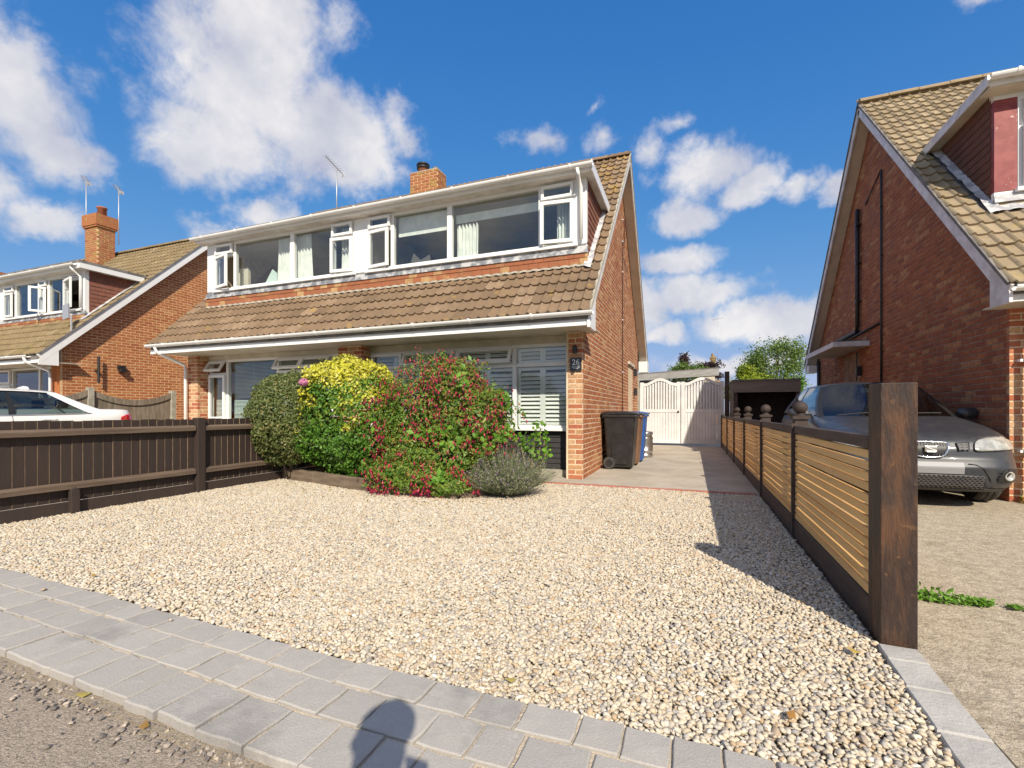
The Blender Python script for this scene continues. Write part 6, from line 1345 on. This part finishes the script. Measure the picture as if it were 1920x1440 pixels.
GL = [(.19, .13, 3.86, .78, 4), (.25, .05, 3.92, .83, 4), (.36, .015, 3.95, .845, 4), (.44, 0, 3.95, .85, 4), (.50, .03, 3.95, .85, 4), (.53, .05, 3.95, .85, 4), (.62, .06, 3.93, .848, 3.9), (.70, .10, 3.92, .84, 3.7), (.745, .16, 3.92, .835, 3.4), (.79, .28, 3.91, .83, 3.1), (.84, .48, 3.90, .82, 3.0), (.89, .74, 3.88, .80, 3.0), (.925, .98, 3.86, .78, 3.1), (.945, 1.12, 3.84, .765, 3.3)]
gc = Car('parked_car', 'dusty dark grey hatchback parked behind the slat fence by the right house', 2.28, 6.0, GL, 'car_grey',
         dict(A=(1.22, 1.88), D=(3.80, 3.30), xb=0.755, xt=0.56, zb=lambda y: 0.93 + 0.02 * (y - 1.2), zc=lambda y: 1.385 - 0.045 * ((y - 2.45) / 0.7) ** 2, q=[0.045, 0.42, 0.46, 0.80], bulge=0.16, rm='car_grey'), dict(y=(0.82, 3.27), r=0.30, x=0.735))
ghl = {}
gr = rounded([(-.165, .665), (-.15, .69), (.15, .69), (.165, .665), (.135, .575), (.09, .535), (-.09, .535), (-.135, .575)], 3, 0.4)
g_ = gc.patch('grille', gr, 'car_black', 0.012); gc.rim('chrome_surround', gr, 0.010, 'chrome', 0.02, g_)
for k in range(13):
    x = -0.138 + k * 0.023; zt = 0.675; zb_ = 0.55 + 0.16 * max(0, abs(x) - 0.09) ; MB().tube([(gc.cx + x, gc.y0 + gc.yfront(x, zt) - 0.027, zt), (gc.cx + x, gc.y0 + gc.yfront(x, zb_) - 0.027, zb_)], 0.0032, 4).build('grille_bar', 'dark_metal', g_)
e_ = MB().box(gc.cx - 0.052, gc.cx + 0.052, gc.y0 + 0.012, gc.y0 + 0.024, 0.588, 0.653); e_ = bev(e_.build('badge_plate', 'chrome', g_), 0.012)
bS = MB(); bS.prism([(-.045, .018), (.045, .018), (.035, .034), (-.033, .034)], 'y', 0, 0.01); bS.prism([(-.045, .016), (-.028, .016), (.045, -.013), (.03, -.013)], 'y', 0, 0.01); bS.prism([(-.035, -.034), (.033, -.034), (.045, -.016), (-.045, -.016)], 'y', 0, 0.01)
o = bS.build('badge', 'sign_white', g_); o.location = (gc.cx, gc.y0 - 0.001, 0.62)
for sd in (-1, 1):
    v_ = gc.patch('vent', [(sd * .235, .60), (sd * .325, .612), (sd * .335, .688), (sd * .225, .68)], 'car_black', 0.004)
    for k in range(3): z = 0.617 + k * 0.024; MB().tube([(gc.cx + sd * x, gc.y0 + gc.yfront(x, z) - 0.018, z + 0.006 * math.sin(x * 150)) for x in np.linspace(.24, .325, 9)], 0.004, 4).build('vent_bar', 'steel', v_)
    hp = rounded([(sd * .36, .60), (sd * .56, .612), (sd * .775, .622), (sd * .765, .69), (sd * .66, .745), (sd * .50, .735), (sd * .385, .70)], 3, 0.3)
    h_ = gc.patch('headlight', hp, 'lens_clear', 0.006); gc.rim('headlight_seal', hp, 0.005, 'car_black', 0.012, h_)
    fg = rounded([(sd * .53, .30), (sd * .72, .29), (sd * .775, .34), (sd * .76, .425), (sd * .60, .43)], 3, 0.3)
    f_ = gc.patch('fog_surround', fg, 'car_black', 0.004)
    yf = gc.y0 + gc.yfront(0.645, 0.36); fm = MB(); fm.M = Matrix.Translation((gc.cx + sd * 0.645, yf - 0.012, 0.36)) @ Matrix.Rotation(R(90), 4, 'X') @ Matrix.Rotation(sd * R(20), 4, 'Y'); fm.lathe([(0.046, -0.01), (0.048, 0.012), (0.038, 0.016), (0.034, 0.004)], (0, 0, 0), 18); fm.build('fog_lamp', 'lens_clear', f_, smooth=True)
    for k in range(4): z = 0.31 + k * 0.03; MB().tube([(gc.cx + sd * x, gc.y0 + gc.yfront(x, z) - 0.014, z) for x in np.linspace(.545, .75, 6)], 0.0035, 4).build('fog_slat', 'dark_metal', f_)
lg = rounded([(-.47, .225), (.47, .225), (.44, .30), (.40, .365), (-.40, .365), (-.44, .30)], 3, 0.2); l_ = gc.patch('lower_grille', lg, 'car_black', 0.004)
mh = MB()   # honeycomb mesh of the lower grille
for j in range(7):
    z = 0.235 + j * 0.02
    mh.tube([(gc.cx + x, gc.y0 + gc.yfront(x, z) - 0.016, z + 0.007 * (1 if (i + j) % 2 else -1)) for i, x in enumerate(np.linspace(-.43, .43, 45))], 0.0028, 4)
mh.build('honeycomb', 'steel', l_, kind='stuff')
gc.patch('splitter', [(-.62, .195), (.62, .195), (.66, .222), (-.66, .222)], 'dark_metal', 0.012)
for sd in (-1, 1): gc.rim('bumper_crease', [(sd * .30, .475), (sd * .36, .47), (sd * .42, .43), (sd * .48, .33), (sd * .52, .235)], 0.006, 'car_black', 0.002, closed=False)
pl = gc.patch('number_plate', [(-.26, .375), (.26, .375), (.26, .488), (-.26, .488)], 'plate', 0.014, smooth=False); pl.modifiers['thickness'].thickness = 0.006
gc.rim('bonnet_line', [(x, 0.715 + 0.045 * min(1, abs(x) / 0.5) ** 2) for x in np.linspace(-.72, .72, 31)], 0.004, 'car_black', 0.001, closed=False)
for sd in (-1, 1):
    mm = MB(); mm.M = Matrix.Translation((gc.cx + sd * 0.93, gc.y0 + 1.50, 0.985)) @ Matrix.Diagonal((0.115, 0.06, 0.07, 1)); mm.lathe([(max(0.02, math.sin(t)), -math.cos(t)) for t in [math.pi * k / 10 for k in range(11)]], (0, 0, 0), 16); mr = mm.build('wing_mirror', 'car_grey', gc.t, smooth=True)
    MB().beam((gc.cx + sd * 0.75, gc.y0 + 1.46, 0.955), (gc.cx + sd * 0.90, gc.y0 + 1.49, 0.965), 0.05, 0.03).build('mirror_arm', 'car_black', mr)
# interior: dash, wheel, seats
MB().prism([(1.15, 0.80), (1.75, 0.80), (1.75, 0.92), (1.30, 0.955)], 'x', gc.cx - 0.68, gc.cx + 0.68).build('dashboard', 'car_black', gc.t).location = (0, gc.y0, 0)
for sd in (-1, 1):
    st = MB(); st.box(gc.cx + sd * 0.36 - 0.23, gc.cx + sd * 0.36 + 0.23, gc.y0 + 2.45, gc.y0 + 2.60, 0.5, 1.08).box(gc.cx + sd * 0.36 - 0.12, gc.cx + sd * 0.36 + 0.12, gc.y0 + 2.50, gc.y0 + 2.60, 1.10, 1.27); bev(st.build('seat', 'car_black', gc.t), 0.04, 3)
sw = MB().tube([(gc.cx + 0.36 + 0.18 * math.cos(a), gc.y0 + 1.86 - 0.08 * math.sin(a), 0.93 + 0.155 * math.sin(a)) for a in [2 * math.pi * k / 24 for k in range(26)]], 0.014, 6).build('steering_wheel', 'car_black', gc.t, smooth=True)
MB().box(gc.cx + -0.09, gc.cx + 0.10, gc.y0 + 1.86, gc.y0 + 1.88, 1.27, 1.33).build('rear_view_mirror', 'lens_clear', gc.t)
for (xa, xb) in ((-0.55, 0.02), (0.02, 0.52)): MB().tube([(gc.cx + xa, gc.y0 + 1.10, 0.955), (gc.cx + (xa + xb) / 2, gc.y0 + 1.10, 0.985), (gc.cx + xb, gc.y0 + 1.13, 0.985)], 0.008, 5).build('wiper', 'car_black', gc.t)

WL = [(.19, .13, 4.50, .80, 4.5), (.30, .03, 4.57, .88, 4.5), (.50, 0, 4.60, .90, 4.6), (.66, .04, 4.60, .90, 4.6), (.76, .2, 4.60, .90, 4.6), (.84, .6, 4.595, .895, 4.6), (.90, 1.1, 4.58, .885, 4.6), (.95, 1.5, 4.56, .865, 4.6), (1.0, 1.6, 4.55, .83, 4.6), (1.035, 1.62, 4.54, .80, 4.8), (1.05, 1.68, 4.44, .72, 4.8)]
wc = Car('parked_car', 'white saloon car behind the brown fence, tail towards the houses', -11.17, 1.50, WL, 'car_white',
         dict(A=(1.45, 2.15), D=(4.14, 3.36), xb=0.87, xt=0.60, zb=lambda y: 0.90 + 0.028 * max(0, y - 1.5), zc=lambda y: 1.365 - 0.035 * ((y - 2.7) / 0.7) ** 2, q=[0.05, 0.44, 0.475, 0.855], split=0.715, bulge=0.12, tuck=0.07, dz=0.05), dict(y=(0.85, 3.62), r=0.32, x=0.79))
for sd in (-1, 1):
    tl = wc.patch('tail_light', rounded([(sd * .44, .80), (sd * .80, .80), (sd * .862, .83), (sd * .858, .905), (sd * .80, .955), (sd * .46, .955)], 3, .3), 'lens_red', 0.006, rear=True)
    MB().tube([(wc.cx + sd * 0.915, wc.y0 + y, 0.865 + 0.01 * math.sin((y - 3.0) * 14)) for y in (3.02, 3.06, 3.2, 3.24)], 0.014, 6).build('door_handle', 'car_white', wc.t, smooth=True)
for sd in (-1, 1):
    st = MB(); 
    for (ya, yb_) in ((2.55, 2.70), (3.45, 3.6)): st.box(wc.cx + sd * 0.38 - 0.25, wc.cx + sd * 0.38 + 0.25, wc.y0 + ya, wc.y0 + yb_, 0.45, 1.05); st.box(wc.cx + sd * 0.38 - 0.12, wc.cx + sd * 0.38 + 0.12, wc.y0 + ya + .04, wc.y0 + yb_, 1.07, 1.22)
    bev(st.build('seat', 'car_black', wc.t), 0.03, 2)
for sd in (-1, 1):
    mb = MB(); mb.tube([tuple(Vector(wc.side(sd, q, 0.03)) + Vector((sd * 0.012, 0, 0))) for q in np.linspace(0.02, 0.86, 20)], 0.008, 5); mb.build('belt_trim', 'chrome', wc.t, smooth=True)
    mb = MB(); mb.tube([tuple(Vector(wc.side(sd, q, 0.95)) + Vector((sd * 0.008, 0, 0))) for q in np.linspace(0.03, 0.86, 20)], 0.008, 5); mb.build('cant_trim', 'car_black', wc.t, smooth=True)
    for q_ in (0.455, 0.86):
        p_ = Vector(wc.side(sd, q_, 0.0)); MB().tube([tuple(p_ + Vector((sd * 0.006, 0, 0.01))), tuple(p_ + Vector((sd * 0.035, 0.01, -0.12))), tuple(p_ + Vector((sd * 0.045, 0.0, -0.45)))], 0.0035, 4).build('door_seam', 'car_black', wc.t)
MB().prism([(3.05 + 1.5, 1.40), (3.25 + 1.5, 1.40), (3.23 + 1.5, 1.45), (3.17 + 1.5, 1.46)], 'x', wc.cx - 0.02, wc.cx + 0.02).build('roof_aerial', 'car_white', wc.t)

# ================================================================== the photographer, whose shadow falls on the paving
PR = thing('person', 'person in dark clothes holding a phone, casting the shadow on the paving', 'person', (0.11, -0.55, 0))
def skin_body():
    V = {}; E = []; Rd = []
    names = []
    def v(n, p, r): V[n] = len(names); names.append(Vector(p)); Rd.append(r if isinstance(r, tuple) else (r, r))
    def e(a, b): E.append((V[a], V[b]))
    cx_, cy_ = 0.11, -0.56
    v('pelvis', (cx_, cy_, 0.86), (0.15, 0.11)); v('waist', (cx_, cy_ + .01, 1.02), (0.135, 0.10)); v('chest', (cx_, cy_ + .03, 1.20), (0.15, 0.11)); v('neck', (cx_, cy_ + .06, 1.345), 0.052); v('jaw', (cx_ - .01, cy_ + .10, 1.42), (0.062, 0.07)); v('brow', (cx_ - .013, cy_ + .115, 1.50), (0.074, 0.088)); v('crown', (cx_ - .013, cy_ + .115, 1.565), (0.055, 0.07))
    v('nose', (cx_ - .055, cy_ + .215, 1.465), 0.013); v('nose_b', (cx_ - .045, cy_ + .19, 1.475), 0.018)
    for a, b in (('pelvis', 'waist'), ('waist', 'chest'), ('chest', 'neck'), ('neck', 'jaw'), ('jaw', 'brow'), ('brow', 'crown'), ('brow', 'nose_b'), ('nose_b', 'nose')): e(a, b)
    for sd, s_ in ((-1, 'l'), (1, 'r')):
        v('ear' + s_, (cx_ - .013 + sd * 0.088 - 0.02, cy_ + .10, 1.46), 0.016); e('jaw', 'ear' + s_)
        v('sh' + s_, (cx_ + sd * 0.17, cy_ + .03, 1.29), 0.062); e('chest', 'sh' + s_)
        v('el' + s_, (cx_ + sd * 0.22 - .03, cy_ + .12, 1.03), 0.044); e('sh' + s_, 'el' + s_)
        v('wr' + s_, (sd * 0.055 + 0.01, -0.18, 1.02), 0.028); e('el' + s_, 'wr' + s_)
        v('pa' + s_, (sd * 0.045, -0.115, 1.025), (0.03, 0.018)); e('wr' + s_, 'pa' + s_)
        for k, (dx, dz, L) in enumerate(((0.012, 0.022, 0.9), (0.014, 0.008, 1.0), (0.014, -0.006, 0.95), (0.012, -0.02, 0.75))):
            v('f%d%s' % (k, s_), (sd * (0.045 + dx), -0.08, 1.03 + dz), 0.0085); v('g%d%s' % (k, s_), (sd * 0.04, -0.062 + 0.004 * k, 1.03 + dz * 1.05), 0.0075); e('pa' + s_, 'f%d%s' % (k, s_)); e('f%d%s' % (k, s_), 'g%d%s' % (k, s_))
        v('t0' + s_, (sd * 0.03, -0.112, 1.05), 0.010); v('t1' + s_, (sd * 0.02, -0.098, 1.062), 0.009); e('pa' + s_, 't0' + s_); e('t0' + s_, 't1' + s_)
        v('hip' + s_, (cx_ + sd * 0.085, cy_, 0.80), 0.09); e('pelvis', 'hip' + s_)
        v('kn' + s_, (cx_ + sd * 0.095, cy_ + .02, 0.45), 0.058); e('hip' + s_, 'kn' + s_)
        v('an' + s_, (cx_ + sd * 0.10, cy_ - .01, 0.05), 0.038); e('kn' + s_, 'an' + s_)
        v('to' + s_, (cx_ + sd * 0.12, cy_ + .15, 0.0), 0.034); e('an' + s_, 'to' + s_)
    me = bpy.data.meshes.new('body'); me.from_pydata([tuple(p) for p in names], E, []); me.materials.append(MATS['cloth']); o = link('body', me, PR)
    md = o.modifiers.new('skin', 'SKIN'); md.use_smooth_shade = True
    if me.skin_vertices:
        for i, sv in enumerate(me.skin_vertices[0].data): sv.radius = Rd[i]; sv.use_root = (i == 0)
    o.modifiers.new('sub', 'SUBSURF').render_levels = 2; o.modifiers['sub'].levels = 1
    return o
skin_body()
P, N, D = lumpy((0.095, -0.447, 1.52), (0.086, 0.10, 0.085), 1500, 2.0, 0.08, 3, 0.1, 1.475); leaf_mesh('hair', P, N, 0.035, 'hair', aspect=0.4, parent=PR, kind='stuff')
ph = bev(MB().box(-0.036, 0.036, -0.095, -0.085, 0.97, 1.125).build('phone', 'dark_metal'), 0.004); tag(ph, 'black phone held up by the photographer', 'phone')
